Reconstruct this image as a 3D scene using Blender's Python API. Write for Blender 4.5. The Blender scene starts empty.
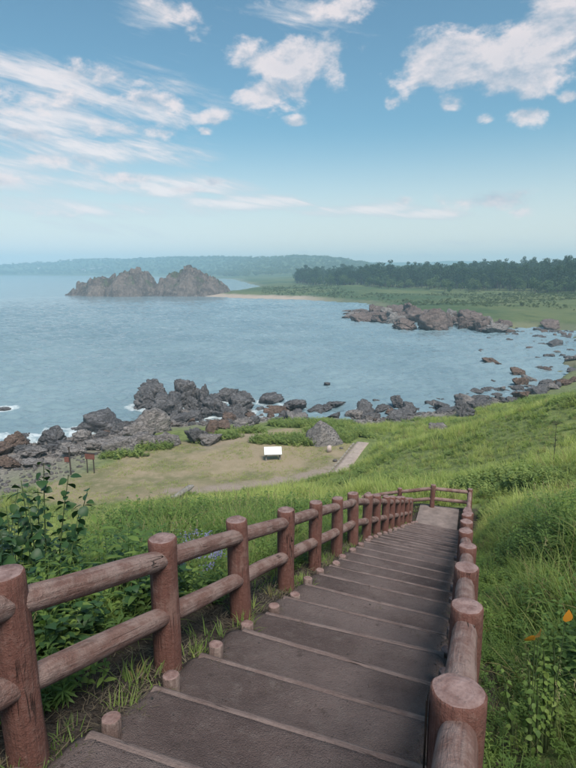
import bpy, bmesh, math, random
import numpy as np
from mathutils import Vector, Matrix, Quaternion, noise as mnoise

random.seed(7)
RNG = np.random.default_rng(11)
R = math.radians
scene = bpy.context.scene
COL = scene.collection

# ------------------------------------------------------------------ camera
EYE = 18.0
PITCH = R(11.5)
FPX = 560.0
cam_data = bpy.data.cameras.new('camera')
cam = bpy.data.objects.new('camera', cam_data)
COL.objects.link(cam)
cam.location = (0, 0, EYE)
cam.rotation_euler = (R(90) - PITCH, 0, 0)
cam_data.sensor_fit = 'HORIZONTAL'
cam_data.sensor_width = 36.0
cam_data.lens = 36.0 * FPX / 576.0
cam_data.clip_start = 0.05
cam_data.clip_end = 30000
scene.camera = cam

# ------------------------------------------------------------------ node helper
class NT:
    def __init__(self, tree):
        self.t = tree
    def new(self, kind, **kw):
        n = self.t.nodes.new(kind)
        for k, v in kw.items():
            setattr(n, k, v)
        return n
    def put(self, sock, v):
        if v is None:
            return
        if isinstance(v, bpy.types.NodeSocket):
            self.t.links.new(v, sock)
        elif isinstance(v, (tuple, list)) and len(v) == 3 and sock.type == 'RGBA':
            sock.default_value = (*v, 1)
        else:
            sock.default_value = v
    def m(self, op, a, b=None, c=None, clamp=False):
        n = self.new('ShaderNodeMath', operation=op, use_clamp=clamp)
        for i, v in enumerate((a, b, c)):
            self.put(n.inputs[i], v)
        return n.outputs[0]
    def mix(self, f, a, b, blend='MIX'):
        n = self.new('ShaderNodeMix', data_type='RGBA', blend_type=blend)
        self.put(n.inputs[0], f); self.put(n.inputs[6], a); self.put(n.inputs[7], b)
        return n.outputs[2]
    def noise(self, vec, scale, detail=4, rough=0.55, dist=0.0, ntype=None):
        n = self.new('ShaderNodeTexNoise')
        if ntype: n.noise_type = ntype
        self.put(n.inputs['Vector'], vec)
        n.inputs['Scale'].default_value = scale
        n.inputs['Detail'].default_value = detail
        n.inputs['Roughness'].default_value = rough
        n.inputs['Distortion'].default_value = dist
        return n.outputs[0]
    def voro(self, vec, scale, feature='F1', rnd=1.0):
        n = self.new('ShaderNodeTexVoronoi', feature=feature)
        self.put(n.inputs['Vector'], vec)
        n.inputs['Scale'].default_value = scale
        n.inputs['Randomness'].default_value = rnd
        return n.outputs['Distance']
    def ramp(self, f, lo, hi):
        n = self.new('ShaderNodeMapRange', interpolation_type='SMOOTHSTEP')
        self.put(n.inputs[0], f)
        n.inputs[1].default_value = lo; n.inputs[2].default_value = hi
        return n.outputs[0]
    def mapping(self, vec, scale=(1, 1, 1), loc=(0, 0, 0), rot=(0, 0, 0)):
        n = self.new('ShaderNodeMapping')
        self.put(n.inputs[0], vec)
        n.inputs['Location'].default_value = loc
        n.inputs['Rotation'].default_value = rot
        n.inputs['Scale'].default_value = scale
        return n.outputs[0]
    def bump(self, h, strength=0.5, dist=0.02, normal=None):
        n = self.new('ShaderNodeBump')
        n.inputs['Strength'].default_value = strength
        n.inputs['Distance'].default_value = dist
        self.put(n.inputs['Height'], h)
        if normal is not None: self.put(n.inputs['Normal'], normal)
        return n.outputs[0]

# ------------------------------------------------------------------ sky with clouds, sun, exposure
SUN_EL, SUN_AZ = R(55), R(158)          # azimuth measured from +Y (view direction) towards +X

def pix_dir(u, v):
    a = (u - 288) / FPX; b = (384 - v) / FPX
    return Vector((a, math.cos(PITCH) + b * math.sin(PITCH), -math.sin(PITCH) + b * math.cos(PITCH)))

world = bpy.data.worlds.new('World')
scene.world = world
world.use_nodes = True
W = NT(world.node_tree)
bg = world.node_tree.nodes['Background']
sky = W.new('ShaderNodeTexSky', sky_type='NISHITA')
sky.sun_disc = False
sky.sun_elevation = SUN_EL
sky.sun_rotation = SUN_AZ
sky.altitude = 20
sky.air_density = 1.0
sky.dust_density = 1.6
sky.ozone_density = 2.2
tc = W.new('ShaderNodeTexCoord')
sep = W.new('ShaderNodeSeparateXYZ')
W.put(sep.inputs[0], tc.outputs['Generated'])
az = W.m('ARCTAN2', sep.outputs[0], sep.outputs[1])
el = W.m('ARCSINE', sep.outputs[2])
# clouds: (u, v, half width, half height, weight) as seen in the photograph, turned into azimuth / elevation
CLOUDS = [(292, 58, 62, 26, 1.0), (275, 92, 52, 18, .8), (296, 121, 16, 7, .75), (330, 66, 22, 26, .7),
          (450, 62, 62, 30, .95), (520, 55, 60, 40, 1.0), (560, 22, 55, 34, .95), (482, 118, 16, 8, .75), (523, 116, 24, 11, .8),
          (452, 103, 20, 14, .8), (570, 97, 14, 9, .75), (392, 103, 12, 7, .6), (420, 78, 40, 26, .6),
          (488, 201, 46, 13, .8), (520, 212, 20, 8, .55), (405, 200, 14, 6, .6),
          (212, 117, 24, 11, .7), (205, 131, 12, 6, .6), (95, 75, 60, 18, .66), (25, 135, 50, 10, .68), (60, 160, 80, 12, .62), (212, 182, 14, 6, .6), (150, 100, 60, 14, .62), (50, 100, 90, 22, .62), (110, 128, 80, 14, .6), (20, 180, 60, 9, .6), (130, 178, 60, 8, .62), (185, 190, 40, 6, .6),
          (165, 12, 40, 18, .7), (190, 32, 26, 10, .5), (300, 8, 80, 14, .6), (350, 4, 40, 14, .7), (60, 215, 120, 12, .4),
          (272, 256, 22, 6, .55), (305, 252, 14, 5, .6), (425, 255, 18, 5, .6), (370, 256, 30, 4, .4), (470, 240, 60, 6, .3), (120, 240, 110, 8, .35)]
STREAKS = [(80, 85, 120, 26, .95), (20, 75, 110, 22, .8), (150, 108, 80, 16, .8), (40, 125, 120, 22, .85), (110, 150, 130, 18, .8), (10, 165, 120, 20, .8), (60, 182, 130, 14, .85), (160, 186, 110, 13, .95), (250, 203, 90, 9, 1.0), (350, 211, 70, 7, 1.0), (120, 208, 160, 12, .7), (430, 214, 60, 6, .8), (490, 203, 46, 8, .7), (60, 228, 160, 10, .5), (165, 20, 46, 18, .6), (310, 14, 90, 16, .6), (200, 40, 40, 12, .4), (480, 244, 110, 7, .45)]
def blob_mask(rows):
  mask = None
  for (u, v, hw, hh, wt) in rows:
    dv = pix_dir(u, v)
    a0 = math.atan2(dv.x, dv.y); e0 = math.atan2(dv.z, math.hypot(dv.x, dv.y))
    rr = math.sqrt(1 + ((u - 288) / FPX) ** 2 + ((384 - v) / FPX) ** 2)
    da = W.m('DIVIDE', W.m('SUBTRACT', az, a0), hw / FPX / rr)
    de = W.m('DIVIDE', W.m('SUBTRACT', el, e0), hh / FPX / rr)
    q = W.m('ADD', W.m('MULTIPLY', da, da), W.m('MULTIPLY', de, de))
    g = W.m('MULTIPLY', W.m('POWER', 2.718, W.m('MULTIPLY', q, -0.8)), wt)
    mask = g if mask is None else W.m('MAXIMUM', mask, g)
  return mask
mask = blob_mask(CLOUDS)
mask2 = blob_mask(STREAKS)
# broken cloud over the part of the sky that is out of view
gen = W.new('ShaderNodeCombineXYZ')
zz = W.m('ADD', W.m('MAXIMUM', sep.outputs[2], 0.0), 0.12)
W.put(gen.inputs[0], W.m('DIVIDE', sep.outputs[0], zz)); W.put(gen.inputs[1], W.m('DIVIDE', sep.outputs[1], zz))
low = W.ramp(W.noise(gen.outputs[0], 0.9, 3, .5), .50, .75)
off = W.m('MULTIPLY', low, W.ramp(W.m('ABSOLUTE', az), .48, .75))
off2 = W.m('MULTIPLY', low, W.ramp(el, .36, .6))
mask = W.m('MAXIMUM', mask, W.m('MULTIPLY', W.m('MAXIMUM', off, off2), .8))

def cloud_density(dz):
    cv = W.new('ShaderNodeCombineXYZ')
    W.put(cv.inputs[0], az); W.put(cv.inputs[1], W.m('MULTIPLY', W.m('ADD', el, dz), 1.7))
    n1 = W.noise(cv.outputs[0], 9.0, 9, .62, .25)
    n2 = W.noise(cv.outputs[0], 30.0, 5, .6)
    n = W.m('ADD', W.m('MULTIPLY', n1, .8), W.m('MULTIPLY', n2, .2))
    return W.m('ADD', W.m('MULTIPLY', W.m('SUBTRACT', n, .5), 2.2), W.m('SUBTRACT', mask, .42))
d0 = cloud_density(0.0)
d1 = cloud_density(0.02)
cov = W.ramp(d0, -0.04, 0.32)
cov = W.m('MULTIPLY', cov, .86)
lit = W.m('ADD', W.m('MULTIPLY', W.m('SUBTRACT', d0, d1), 2.6), .56, clamp=True)
sv = W.new('ShaderNodeCombineXYZ')
W.put(sv.inputs[0], W.m('ADD', W.m('MULTIPLY', az, .55), W.m('MULTIPLY', el, .5))); W.put(sv.inputs[1], W.m('ADD', W.m('MULTIPLY', el, 2.6), W.m('MULTIPLY', az, .45)))
sn = W.m('ADD', W.m('MULTIPLY', W.noise(sv.outputs[0], 9., 9, .64, .5), .75), W.m('MULTIPLY', W.noise(sv.outputs[0], 34., 5, .6, .3), .25))
ds = W.m('ADD', W.m('MULTIPLY', W.m('SUBTRACT', sn, .5), 2.6), W.m('SUBTRACT', mask2, .46))
cov2 = W.m('MULTIPLY', W.ramp(ds, -.14, .50), .78)
thick = W.ramp(d0, .1, .8)
lit = W.m('SUBTRACT', lit, W.m('MULTIPLY', thick, .24), clamp=True)
CL_LIT, CL_SHADE = (7.3, 6.45, 6.4), (3.5, 4.0, 4.75)
ccol = W.mix(lit, CL_SHADE, CL_LIT)
skyc = W.mix(1.0, sky.outputs[0], (.76, 1.06, 1.0), 'MULTIPLY')
# thin high veil: lower part of the sky paler
veil = W.ramp(el, .24, -.03)
skyc = W.mix(W.m('MULTIPLY', veil, .75), skyc, (9.2, 8.2, 7.6))
skyc = W.mix(cov2, skyc, W.mix(W.ramp(ds, .05, .6), (5.2, 5.3, 5.7), (8.0, 7.1, 6.95)))
W.put(bg.inputs[0], W.mix(cov, skyc, ccol))
bg.inputs[1].default_value = 0.096
world.cycles.sampling_method = 'MANUAL'
world.cycles.sample_map_resolution = 256

sun_data = bpy.data.lights.new('sun', 'SUN')
sun_data.energy = 3.3
sun_data.angle = R(26)
sun_data.color = (1.0, .93, .84)
sun = bpy.data.objects.new('sun', sun_data)
COL.objects.link(sun)
sd = Vector((math.sin(SUN_AZ) * math.cos(SUN_EL), math.cos(SUN_AZ) * math.cos(SUN_EL), math.sin(SUN_EL)))
sun.rotation_euler = sd.to_track_quat('Z', 'Y').to_euler()
sun.location = (20, -20, 60)

vs = scene.view_settings
vs.view_transform = 'Standard'; vs.look = 'None'; vs.gamma = 1.0; vs.use_curve_mapping = False
vs.exposure = 0.45
scene.render.engine = 'CYCLES'
cy = scene.cycles
cy.use_denoising = True
cy.max_bounces = 6; cy.diffuse_bounces = 4; cy.glossy_bounces = 3; cy.transmission_bounces = 4
cy.transparent_max_bounces = 12; cy.volume_bounces = 2
cy.sample_clamp_indirect = 6.0

# ------------------------------------------------------------------ numpy noise
def _hash(ix, iy, seed):
    h = (ix.astype(np.int64) * 374761393 + iy.astype(np.int64) * 668265263 + seed * 974634541) & 0x7fffffff
    h = ((h ^ (h >> 13)) * 1274126177) & 0x7fffffff
    return ((h ^ (h >> 16)) & 0xffff) / 65535.0
def vnoise(x, y, seed=0):
    ix = np.floor(x); iy = np.floor(y); fx = x - ix; fy = y - iy
    fx = fx * fx * (3 - 2 * fx); fy = fy * fy * (3 - 2 * fy)
    a = _hash(ix, iy, seed); b = _hash(ix + 1, iy, seed); c = _hash(ix, iy + 1, seed); d = _hash(ix + 1, iy + 1, seed)
    return (a + (b - a) * fx) * (1 - fy) + (c + (d - c) * fx) * fy
def fbm(x, y, seed=0, octv=4, gain=.5):
    s = 0; amp = 1; tot = 0
    for i in range(octv):
        s = s + amp * vnoise(x * 2 ** i, y * 2 ** i, seed + i * 17); tot += amp; amp *= gain
    return s / tot
def sstep(a, b, x):
    t = np.clip((x - a) / (b - a), 0, 1)
    return t * t * (3 - 2 * t)

# ------------------------------------------------------------------ stair frame
SD = np.array([.3235, .9462]); SR = np.array([.9462, -.3235])
def stair_xy(t, lat):
    return SD[0] * t + SR[0] * lat, SD[1] * t + SR[1] * lat
def to_stair(x, y):
    return x * SD[0] + y * SD[1], x * SR[0] + y * SR[1]
T_LAND = 17.9
Z_LAND = 9.67
def zs(t, lat=-.9):
    t = np.asarray(t, dtype=float)
    z = np.where(t < 8.5, 16.43 - .3425 * t, np.maximum(13.52 - .4096 * (t - 8.5), Z_LAND))
    return z - .05 * (np.asarray(lat) + .9) * np.clip((T_LAND + 1 - t) / 1.0, 0, 1)
LAT_L, LAT_R = -1.77, .02

def flat_pt(u, v, z):
    d = pix_dir(u, v); s = (z - EYE) / d.z
    return (d.x * s, d.y * s)

# ------------------------------------------------------------------ terrain
COAST = [(-6000, -900), (-700, -40), (-300, 20), (-120, 44), (-60, 52), (-40, 55), (-28, 57), (-22, 60), (-12, 65), (-3, 68), (8, 66), (14, 68), (25, 73), (44, 87),
         (58, 112), (68, 130), (88, 168), (80, 176), (66, 176), (45, 196), (24, 216), (30, 235), (44, 262), (40, 310), (8, 352), (-25, 370), (-45, 384), (-62, 400), (-58, 430), (-45, 480), (-30, 640),
         (-110, 1150), (-420, 1700), (-900, 2000), (-1500, 2080), (-3000, 2500), (-6000, 2600)]
POLY = COAST + [(-6000, 9000), (9000, 9000), (9000, -3000), (-6000, -3000)]
def seg_dist(px, py, pts):
    best = np.full(px.shape, 1e12)
    for (ax, ay), (bx, by) in zip(pts[:-1], pts[1:]):
        dx, dy = bx - ax, by - ay
        t = np.clip(((px - ax) * dx + (py - ay) * dy) / (dx * dx + dy * dy), 0, 1)
        best = np.minimum(best, (px - ax - t * dx) ** 2 + (py - ay - t * dy) ** 2)
    return np.sqrt(best)
def inside(px, py, poly):
    c = np.zeros(px.shape, bool)
    n = len(poly)
    for i in range(n):
        ax, ay = poly[i]; bx, by = poly[(i + 1) % n]
        if ay == by: continue
        cond = ((ay > py) != (by > py)) & (px < (bx - ax) * (py - ay) / (by - ay) + ax)
        c ^= cond
    return c
def coast_d(x, y):
    d = seg_dist(x, y, COAST)
    d = np.where(inside(x, y, POLY), d, -d)
    r = np.hypot(x, y)
    return d + (fbm(x / 9., y / 9., 5, 3) - .5) * np.clip(r * .04, 2, 12)

pc = [flat_pt(u, v, 2.45) for u, v in [(338, 473), (346, 464), (352, 456), (358, 448), (364, 441)]]
CTRL = []
def cp(x, y, z): CTRL.append((x, y, z))
for t in np.arange(-6, 20, 2.0):
    for lat in (-2.2, -.9, .3):
        cp(*stair_xy(t, lat), float(zs(t)))
def cpx(u, v, s, veg):                     # a ground point seen at a pixel, s units of depth away
    d = pix_dir(u, v) * s
    cp(d.x, d.y, EYE + d.z - veg)
for q in [(576, 768, 1.7, .5), (576, 600, 5, .55), (500, 500, 13, .6), (576, 500, 10, .6), (520, 470, 22, .6), (576, 450, 20, .6), (640, 450, 20, .6), (640, 420, 27, .6),
          (400, 436, 40, .8), (440, 426, 40, .8), (480, 413, 38, .8), (520, 402, 36, .8), (576, 387, 34, .8), (640, 373, 34, .7), (720, 365, 34, .7), (360, 458, 44, .5),
          (430, 470, 27, .8), (480, 460, 28, .8), (400, 468, 30, .7), (360, 474, 33, .6), (330, 480, 31, .6), (540, 430, 29, .7), (480, 440, 32, .7), (440, 450, 33, .7)]:
    cpx(*q)
for q in [(5, 5, 15.2), (8, 3, 16.6), (14, 8, 16.2), (25, 10, 17), (30, 28, 13), (40, 40, 10), (30, 0, 20), (10, -12, 21.5), (-5, -12, 19), (-20, -10, 14), (-3.5, 1, 15.6), (-4, 4, 14.0), (-6, 6, 12.4), (-4.3, 12, 11.9), (-3, 15, 10.7), (-1, 20, 8.9), (.5, 22, 8.5),
          (-12, 12, 9.0), (-9, 20, 7.4), (-9, 30, 3.6), (-3, 30, 5.0), (-4, 38, 2.35), (-12, 36, 2.3), (-20, 24, 4.6), (-22, 38, 2.0), (-35, 20, 4), (-45, 40, 1.5), (-30, 48, 1.1), (1.5, 38, 2.5),
          (-4, 45, 2.25), (-12, 46, 2.2), (-18, 47, 1.9), (0, 50, 2.4), (-8, 54, 2.1), (4, 48, 2.4), (8, 50, 2.3), (-24, 52, .9), (-16, 58, 1.1), (-4, 61, 1.3), (4, 56, 2.1), (8, 60, 1.2), (14, 55, 2.2), (14, 62, 1.2),
          (20, 60, 1.9), (22, 68, .9), (30, 62, 3), (32, 73, 1.2), (25, 50, 4.5), (40, 60, 5), (45, 78, 2.0), (52, 92, 1.6), (50, 60, 8), (60, 80, 5), (60, 40, 14), (60, 10, 20), (60, -20, 24), (0, -30, 24), (-40, -20, 12), (-50, 10, 5),
          (-28, 58, -.1), (-22, 61, -.1), (-12, 66, -.1), (-3, 69, -.1), (8, 67, -.1), (14, 69, -.1), (25, 74, -.1), (44, 88, -.1), (-60, 53, 0)]:
    cp(*q)
CT = np.array(CTRL)
def _kern(r): return r
_n = len(CT)
_d = np.hypot(CT[:, None, 0] - CT[None, :, 0], CT[:, None, 1] - CT[None, :, 1])
_A = np.zeros((_n + 3, _n + 3))
_A[:_n, :_n] = _kern(_d) - np.eye(_n) * .15
_A[:_n, _n] = 1; _A[_n, :_n] = 1
_A[:_n, _n + 1:_n + 3] = CT[:, :2]; _A[_n + 1:_n + 3, :_n] = CT[:, :2].T
_w = np.linalg.solve(_A, np.concatenate([CT[:, 2], np.zeros(3)]))
def near_z(x, y):
    out = _w[_n] + _w[_n + 1] * x + _w[_n + 2] * y
    for i in range(_n):
        out = out + _w[i] * np.hypot(x - CT[i, 0], y - CT[i, 1])
    return out
def far_z(x, y, D):
    r = np.hypot(x, y)
    land = 1.6 * (1 - np.exp(-np.maximum(D, 0) / 6.)) + 7.0 * (1 - np.exp(-np.maximum(D, 0) / 110.)) + 6 * sstep(110, 330, D)
    land += (fbm(x / 45., y / 45., 9, 4) - .5) * 4 * sstep(10, 60, D)
    land += 16 * np.exp(-(((x - 60) / 70) ** 2 + ((y + 20) / 70) ** 2))
    a = np.degrees(np.arctan2(x, y))
    # the long ridge across the bay
    ridge = 34 + 20 * np.exp(-((a + 13) / 9.) ** 2) + 10 * np.exp(-((a - 4) / 8.) ** 2) - 8 * np.exp(-((a + 27) / 5.) ** 2) + (fbm(a / 5., r / 900., 3, 4) - .5) * 26
    land += ridge * (1 - .8 * sstep(3, 11, a)) * sstep(40, 520, D) * sstep(1100, 1700, r)
    sea = -np.minimum(np.maximum(-D, 0) * .14, 3.6)
    return np.where(D > 0, land, sea)
def terrain(x, y):
    x = np.asarray(x, float); y = np.asarray(y, float)
    shp = x.shape; x = x.ravel(); y = y.ravel()
    D = coast_d(x, y)
    z = far_z(x, y, D)
    cw = np.hypot((x - 5) / 1.05, y - 34)
    w = 1 - sstep(52, 78, cw)
    k = w > 0
    if k.any():
        nz = near_z(x[k], y[k])
        Dk = D[k]
        nz = np.where(Dk < 0, np.minimum(nz, 0) - np.minimum(-Dk * .14, 3.5), nz)
        t, l = to_stair(x[k], y[k])
        nz = nz + (fbm(x[k] / 2.3, y[k] / 2.3, 21, 3) - .5) * .28 * sstep(.2, 2.5, np.maximum(-2.0 - l, l - .3))
        # the cut in which the stairway and its landing lie
        e = np.maximum(np.maximum(-2.05 - l, l - .22), t - 19.75)
        cut = 1 - sstep(0, .55, e)
        st = zs(t, l) - .05 - .16 * sstep(.0, .08, np.minimum(l + 1.62, -.08 - l)) * (t < T_LAND) + (fbm(x[k] / .35, y[k] / .35, 33, 2) - .5) * .03
        nz = nz * (1 - cut) + st * cut
        # the path that turns off the landing to the left
        e2 = np.maximum(np.maximum(-6.5 - l, l + 1.6), np.maximum(17.85 - t, t - 19.75))
        cut2 = (1 - sstep(0, .8, e2))
        nz = nz * (1 - cut2) + (Z_LAND - .05 - .30 * np.maximum(-1.6 - l, 0)) * cut2
        pw_ = 1 - sstep(1.0, 2.6, seg_dist(x[k], y[k], pc))
        nz = nz * (1 - pw_) + 2.42 * pw_
        z[k] = z[k] * (1 - w[k]) + nz * w[k]
    return z.reshape(shp)
def tz(x, y): return float(terrain(np.array([x]), np.array([y]))[0])
def hit(u, v, zmin=0.0, smax=3000.):
    d = pix_dir(u, v)
    s = np.geomspace(3.0, smax, 1500)
    x, y, z = d.x * s, d.y * s, EYE + d.z * s
    g = np.maximum(terrain(x, y), zmin)
    i = np.nonzero(z < g)[0]
    j = i[0] if len(i) else len(s) - 1
    if j == 0: return Vector((x[0], y[0], g[0])), s[0]
    f0, f1 = z[j - 1] - g[j - 1], z[j] - g[j]
    k = f0 / (f0 - f1 + 1e-9)
    ss = s[j - 1] + (s[j] - s[j - 1]) * k
    return Vector((d.x * ss, d.y * ss, EYE + d.z * ss)), ss
# ------------------------------------------------------------------ object helpers
def fast_mesh(name, V, F, uvs=None):
    me = bpy.data.meshes.new(name)
    V = np.asarray(V, np.float32); F = np.asarray(F, np.int32)
    me.vertices.add(len(V)); me.vertices.foreach_set('co', V.ravel())
    k = F.shape[1]
    me.loops.add(F.size); me.loops.foreach_set('vertex_index', F.ravel())
    me.polygons.add(len(F))
    me.polygons.foreach_set('loop_start', np.arange(len(F), dtype=np.int32) * k)
    me.polygons.foreach_set('loop_total', np.full(len(F), k, np.int32))
    me.update(calc_edges=True)
    return me
def smooth(me):
    me.polygons.foreach_set('use_smooth', np.ones(len(me.polygons), bool)); return me
def link(name, me, mat=None, parent=None):
    o = bpy.data.objects.new(name, me)
    COL.objects.link(o)
    if mat is not None and me is not None and not me.materials: me.materials.append(mat)
    if parent is not None: o.parent = parent
    return o
def tag(o, label=None, cat=None, group=None, kind=None):
    if label: o['label'] = label
    if cat: o['category'] = cat
    if group: o['group'] = group
    if kind: o['kind'] = kind
    return o
def empty(name, loc, label, cat, group=None, rz=0):
    o = bpy.data.objects.new(name, None); COL.objects.link(o)
    o.location = loc; o.rotation_euler = (0, 0, rz); o.empty_display_size = .1
    return tag(o, label, cat, group)
def bm_mesh(name, bm, smooth_=False):
    me = bpy.data.meshes.new(name); bm.to_mesh(me); bm.free()
    if smooth_: smooth(me)
    return me
def box_mesh(name, sx, sy, sz, bev=.008, segs=2, cz=0.0):
    bm = bmesh.new(); bmesh.ops.create_cube(bm, size=1)
    for v in bm.verts: v.co = Vector((v.co.x * sx, v.co.y * sy, v.co.z * sz + cz))
    if bev: bmesh.ops.bevel(bm, geom=bm.edges[:], offset=bev, segments=segs, affect='EDGES')
    return bm_mesh(name, bm)
def tube_arrays(pts, rad, seg=8):
    pts = [Vector(p) for p in pts]; V = []; F = []
    up = Vector((.13, .21, 1)).normalized()
    for i, p in enumerate(pts):
        d = (pts[min(i + 1, len(pts) - 1)] - pts[max(i - 1, 0)]).normalized()
        a = d.cross(up if abs(d.dot(up)) < .95 else Vector((1, 0, 0))).normalized(); b = d.cross(a)
        for k in range(seg):
            an = 2 * math.pi * k / seg
            V.append(p + (a * math.cos(an) + b * math.sin(an)) * rad[i])
    for i in range(len(pts) - 1):
        for k in range(seg):
            k2 = (k + 1) % seg
            F.append((i * seg + k, i * seg + k2, (i + 1) * seg + k2, (i + 1) * seg + k))
    return V, F

# ------------------------------------------------------------------ materials
def new_mat(name):
    m = bpy.data.materials.new(name); m.use_nodes = True
    n = NT(m.node_tree)
    return m, n, m.node_tree.nodes['Principled BSDF']
def obj_vec(n): return n.new('ShaderNodeTexCoord').outputs['Object']
def world_vec(n): return n.new('ShaderNodeNewGeometry').outputs['Position']
def obj_rand(n): return n.new('ShaderNodeObjectInfo').outputs['Random']

def mat_log(name, paint, worn, stain, wear):
    m, n, p = new_mat(name)
    v = n.new('ShaderNodeVectorMath', operation='ADD')
    n.put(v.inputs[0], obj_vec(n))
    rc = n.new('ShaderNodeCombineXYZ'); rnd = obj_rand(n)
    n.put(rc.inputs[0], n.m('MULTIPLY', rnd, 37.)); n.put(rc.inputs[2], n.m('MULTIPLY', rnd, 91.))
    n.put(v.inputs[1], rc.outputs[0])
    v = v.outputs[0]
    grain = n.noise(n.mapping(v, (14, 14, 1.1)), 3.0, 6, .65, .4)
    blot = n.noise(v, 5.0, 5, .65)
    fine = n.noise(v, 120., 3, .7)
    crack = n.noise(n.mapping(v, (9, 9, .55)), 1.6, 3, .5, .6)
    crackm = n.ramp(n.m('ABSOLUTE', n.m('SUBTRACT', crack, .5)), .014, .003)
    crackm = n.m('MULTIPLY', crackm, n.ramp(n.noise(v, 2.2, 2), .54, .66))
    w = n.m('ADD', n.m('MULTIPLY', blot, .62), n.m('MULTIPLY', grain, .38))
    col = n.mix(n.ramp(w, wear, wear + .16), paint, worn)
    col = n.mix(n.m('MULTIPLY', n.ramp(n.noise(n.mapping(v, (3, 3, 1)), 3.3, 5, .7), .56, .74), .75), col, stain)
    mott = n.noise(v, 26., 5, .75)
    col = n.mix(n.m('MULTIPLY', n.ramp(mott, .50, .70), .6), col, worn)
    col = n.mix(n.m('MULTIPLY', n.ramp(mott, .46, .30), .55), col, stain)
    col = n.mix(n.m('MULTIPLY', n.ramp(fine, .35, .75), .35), col, n.mix(.5, paint, worn))
    sp = n.ramp(n.voro(v, 75.), .14, .05)
    col = n.mix(n.m('MULTIPLY', sp, .35), col, (.42, .38, .35))
    col = n.mix(crackm, col, (.025, .017, .014))
    n.put(p.inputs['Base Color'], col)
    p.inputs['Roughness'].default_value = .82
    p.inputs['Specular IOR Level'].default_value = .25
    h = n.m('SUBTRACT', n.m('ADD', n.m('ADD', n.m('MULTIPLY', grain, .8), n.m('MULTIPLY', mott, .5)), n.m('MULTIPLY', fine, .22)), n.m('MULTIPLY', crackm, .9))
    n.put(p.inputs['Normal'], n.bump(h, 1.0, .022))
    return m
M_POST = mat_log('painted_log', (.150, .064, .051), (.225, .130, .110), (.070, .038, .031), .50)
M_RAIL = mat_log('painted_rail', (.180, .095, .079), (.295, .203, .181), (.100, .061, .052), .42)
M_LOG = mat_log('step_log', (.15, .105, .097), (.215, .160, .149), (.085, .062, .056), .42)
M_STAKE = mat_log('stake_log', (.15, .10, .09), (.28, .21, .19), (.05, .036, .03), .45)

def mat_cut():
    m, n, p = new_mat('sawn_end')
    v = obj_vec(n)
    sx = n.new('ShaderNodeSeparateXYZ'); n.put(sx.inputs[0], v)
    rr = n.m('SQRT', n.m('ADD', n.m('MULTIPLY', sx.outputs[0], sx.outputs[0]), n.m('MULTIPLY', sx.outputs[1], sx.outputs[1])))
    ring = n.m('SINE', n.m('MULTIPLY', n.m('ADD', rr, n.m('MULTIPLY', n.noise(v, 14, 3), .03)), 420.))
    rv = n.new('ShaderNodeVectorMath', operation='ADD'); n.put(rv.inputs[0], v)
    rc = n.new('ShaderNodeCombineXYZ'); n.put(rc.inputs[0], n.m('MULTIPLY', obj_rand(n), 50.)); n.put(rv.inputs[1], rc.outputs[0])
    blot = n.noise(rv.outputs[0], 16, 5, .7)
    col = n.mix(n.ramp(blot, .3, .7), (.15, .082, .073), (.29, .195, .182))
    col = n.mix(n.m('MULTIPLY', n.ramp(ring, .3, 1.), .08), col, (.10, .06, .055))
    col = n.mix(n.m('MULTIPLY', n.ramp(n.noise(rv.outputs[0], 60, 3), .6, .72), .6), col, (.07, .05, .045))
    n.put(p.inputs['Base Color'], col)
    p.inputs['Roughness'].default_value = .85
    n.put(p.inputs['Normal'], n.bump(n.m('ADD', n.m('MULTIPLY', ring, .04), n.m('ADD', blot, n.m('MULTIPLY', n.noise(rv.outputs[0], 90, 3), .4))), .6, .010))
    return m
M_CUT = mat_cut()

def mat_tread():
    m, n, p = new_mat('tread_earth')
    v = world_vec(n)
    big = n.noise(v, 1.3, 5, .6); mid = n.noise(v, 9., 5, .65); fine = n.noise(v, 160., 3, .7)
    col = n.mix(n.ramp(big, .3, .7), (.098, .070, .067), (.175, .132, .126))
    col = n.mix(n.m('MULTIPLY', n.ramp(mid, .5, .75), .55), col, (.185, .150, .140))
    col = n.mix(n.m('MULTIPLY', n.ramp(mid, .42, .26), .6), col, (.050, .037, .033))
    col = n.mix(n.m('MULTIPLY', n.ramp(n.voro(v, 70.), .22, .06), .55), col, (.26, .235, .225))
    col = n.mix(n.m('MULTIPLY', n.ramp(fine, .45, .8), .4), col, (.03, .026, .025))
    n.put(p.inputs['Base Color'], col)
    p.inputs['Roughness'].default_value = .9
    p.inputs['Specular IOR Level'].default_value = .2
    grit = n.voro(v, 130.)
    col2 = n.noise(v, 38., 4, .75)
    h = n.m('ADD', n.m('ADD', n.m('MULTIPLY', mid, .8), n.m('MULTIPLY', col2, .5)), n.m('ADD', n.m('MULTIPLY', fine, .4), n.m('MULTIPLY', grit, -.35)))
    n.put(p.inputs['Normal'], n.bump(h, 1.0, .02))
    return m
M_TREAD = mat_tread()

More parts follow.
